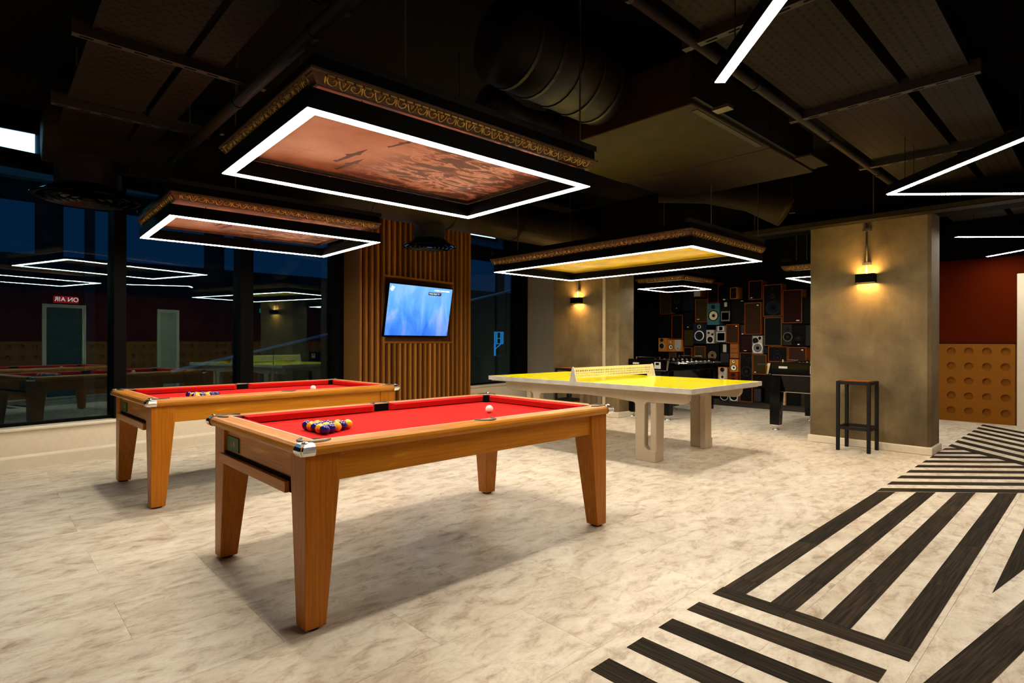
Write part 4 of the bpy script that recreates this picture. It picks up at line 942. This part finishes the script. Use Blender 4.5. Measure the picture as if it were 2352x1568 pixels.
speaker((980, 742, 1088, 892), 'black', 'maroon', 'maroon black loudspeaker with a low badge left of the silver grey one', badge=(1025, 884, .05))
speaker((1093, 745, 1192, 912), 'grey', 'silver', 'silver grey three-driver loudspeaker with bright ringed woofer', [(1140, 858, 45, 'pale', 'grey'), (1123, 792, 27, 'grey', 'black'), (1163, 770, 17, 'pale', 'black')], dep=-.03)
speaker((1195, 580, 1355, 840), 'brass', 'black', 'very large plain black loudspeaker with thin brass edge')
speaker((1362, 645, 1445, 835), 'dgrey', 'dgrey', 'dark grey two-driver loudspeaker beside the very large black one', [(1400, 758, 38, 'grey', 'black'), (1400, 692, 18, 'black', 'dgrey')])
speaker((1450, 645, 1562, 838), 'black', 'black', 'black loudspeaker with a hardly visible dark woofer', [(1505, 770, 44, 'black', 'black')], (1505, 826, .03))
speaker((1566, 650, 1625, 838), 'dgrey', 'dgrey', 'narrow dark loudspeaker next to the right concrete column')
speaker((255, 768, 330, 890), 'gold', 'gold', 'bright orange loudspeaker with grey ringed woofer nearest the windows', [(283, 840, 30, 'lgrey', 'black'), (283, 787, 17, 'black', 'dgrey')], dep=-.04)
speaker((336, 783, 398, 890), 'gold', 'gold', 'small orange loudspeaker with two white cones', [(365, 850, 27, 'black', 'pale'), (365, 803, 15, 'dgrey', 'pale')], dep=-.04)
speaker((399, 783, 462, 890), 'gold', 'gold', 'small orange loudspeaker with a rounded grey grille', [(428, 858, 27, 'lgrey', 'lgrey')], None, [(402, 786, 455, 862, 'lgrey')], dep=-.04)
speaker((468, 690, 562, 845), 'black', 'olive', 'plain olive loudspeaker left of the white ringed one')
speaker((470, 850, 545, 1010), 'orange', 'black', 'small orange edged black loudspeaker half hidden by the football table')
speaker((565, 840, 668, 1010), 'orange', 'olive', 'orange edged olive loudspeaker half hidden by the football table')
speaker((675, 825, 788, 1010), 'black', 'black', 'black loudspeaker with a brass coloured cone', [(727, 925, 40, 'grey', 'brass')])
speaker((800, 820, 885, 1015), 'black', 'black', 'black loudspeaker with a tall silver tweeter strip', (), None, [(827, 826, 856, 895, 'silver'), (803, 905, 880, 990, 'dgrey')])
speaker((893, 818, 970, 950), 'lattice', 'lattice', 'orange loudspeaker with lattice grille', (), None, [(898, 826, 964, 862, 'lattice'), (898, 866, 964, 902, 'lattice'), (898, 906, 964, 944, 'lattice')], dep=-.02)
speaker((895, 958, 970, 1073), 'gold', 'gold', 'small orange loudspeaker with white cones below the lattice one', [(930, 1035, 29, 'black', 'pale'), (930, 980, 17, 'dgrey', 'pale')], dep=-.04)
speaker((888, 1077, 968, 1215), 'red', 'red', 'reddish wooden loudspeaker with black drivers low on the wall', [(925, 1160, 30, 'black', 'black'), (925, 1100, 16, 'black', 'dgrey')], dep=-.04)
speaker((790, 1030, 875, 1170), 'gold', 'lgrey', 'orange loudspeaker with grey front and cream cone behind the yellow table', [(827, 1118, 36, 'lgrey', 'cream'), (827, 1053, 19, 'dgrey', 'black')], dep=-.04)
speaker((975, 898, 1092, 1345), 'orange', 'black', 'floor standing tall black loudspeaker with thin orange edge', [(1035, 1070, 44, 'dgrey', 'black'), (1060, 960, 20, 'dgrey', 'black'), (1005, 935, 14, 'dgrey', 'black')])
speaker((1097, 915, 1222, 1098), 'orange', 'olive', 'orange edged olive loudspeaker below the silver grey three-driver one', badge=(1118, 1075, .03), dep=-.02)
speaker((1235, 843, 1412, 985), 'orange', 'black', 'wide orange edged black loudspeaker with two drivers over the right football table', [(1318, 882, 26, 'dgrey', 'black'), (1320, 945, 30, 'dgrey', 'black')], dep=-.02)
speaker((1415, 848, 1580, 985), 'orange', 'brown', 'wide orange edged brown loudspeaker with badge over the right football table', badge=(1542, 876, .03), dep=-.02)
speaker((1097, 1103, 1200, 1215), 'black', 'black', 'plain black loudspeaker directly above the purple grey one')
speaker((1097, 1218, 1172, 1345), 'black', 'purple', 'purple grey loudspeaker standing on the bottom ledge')
speaker((797, 1225, 880, 1338), 'dgrey', 'dgrey', 'dark loudspeaker with silver ringed woofer low behind the yellow table', [(835, 1292, 38, 'lgrey', 'black')])
speaker((886, 1225, 966, 1338), 'grey', 'silver', 'silver loudspeaker with black woofer low behind the yellow table', [(925, 1296, 38, 'pale', 'black')], dep=-.02)
speaker((1303, 1225, 1394, 1370), 'gold', 'lgrey', 'orange loudspeaker with grey front under the right football table', [(1345, 1320, 38, 'lgrey', 'cream'), (1345, 1252, 19, 'dgrey', 'black')], dep=-.04)
speaker((1396, 1250, 1520, 1378), 'black', 'black', 'plain black loudspeaker on the ledge beside the orange one under the football table')
speaker((1524, 1252, 1612, 1388), 'dgrey', 'olive', 'dark olive loudspeaker low beside the right concrete column', badge=(1575, 1378, .03))
speaker((250, 895, 336, 1100), 'black', 'black', 'plain black loudspeaker below the bright orange one nearest the windows')
speaker((340, 893, 402, 1010), 'orange', 'purple', 'small purple grey loudspeaker with orange edge below the pair of orange ones')
speaker((1195, 850, 1230, 905), 'dgrey', 'navy', 'tiny navy loudspeaker right of the silver grey three-driver one')
speaker((1200, 1103, 1300, 1360), 'black', 'black', 'plain black loudspeaker behind the leg of the right football table')
speaker((1303, 990, 1612, 1222), 'black', 'black', 'wide plain black loudspeaker behind the body of the right football table')
speaker((405, 895, 466, 1100), 'black', 'black', 'plain black loudspeaker below the small orange one with rounded grey grille')
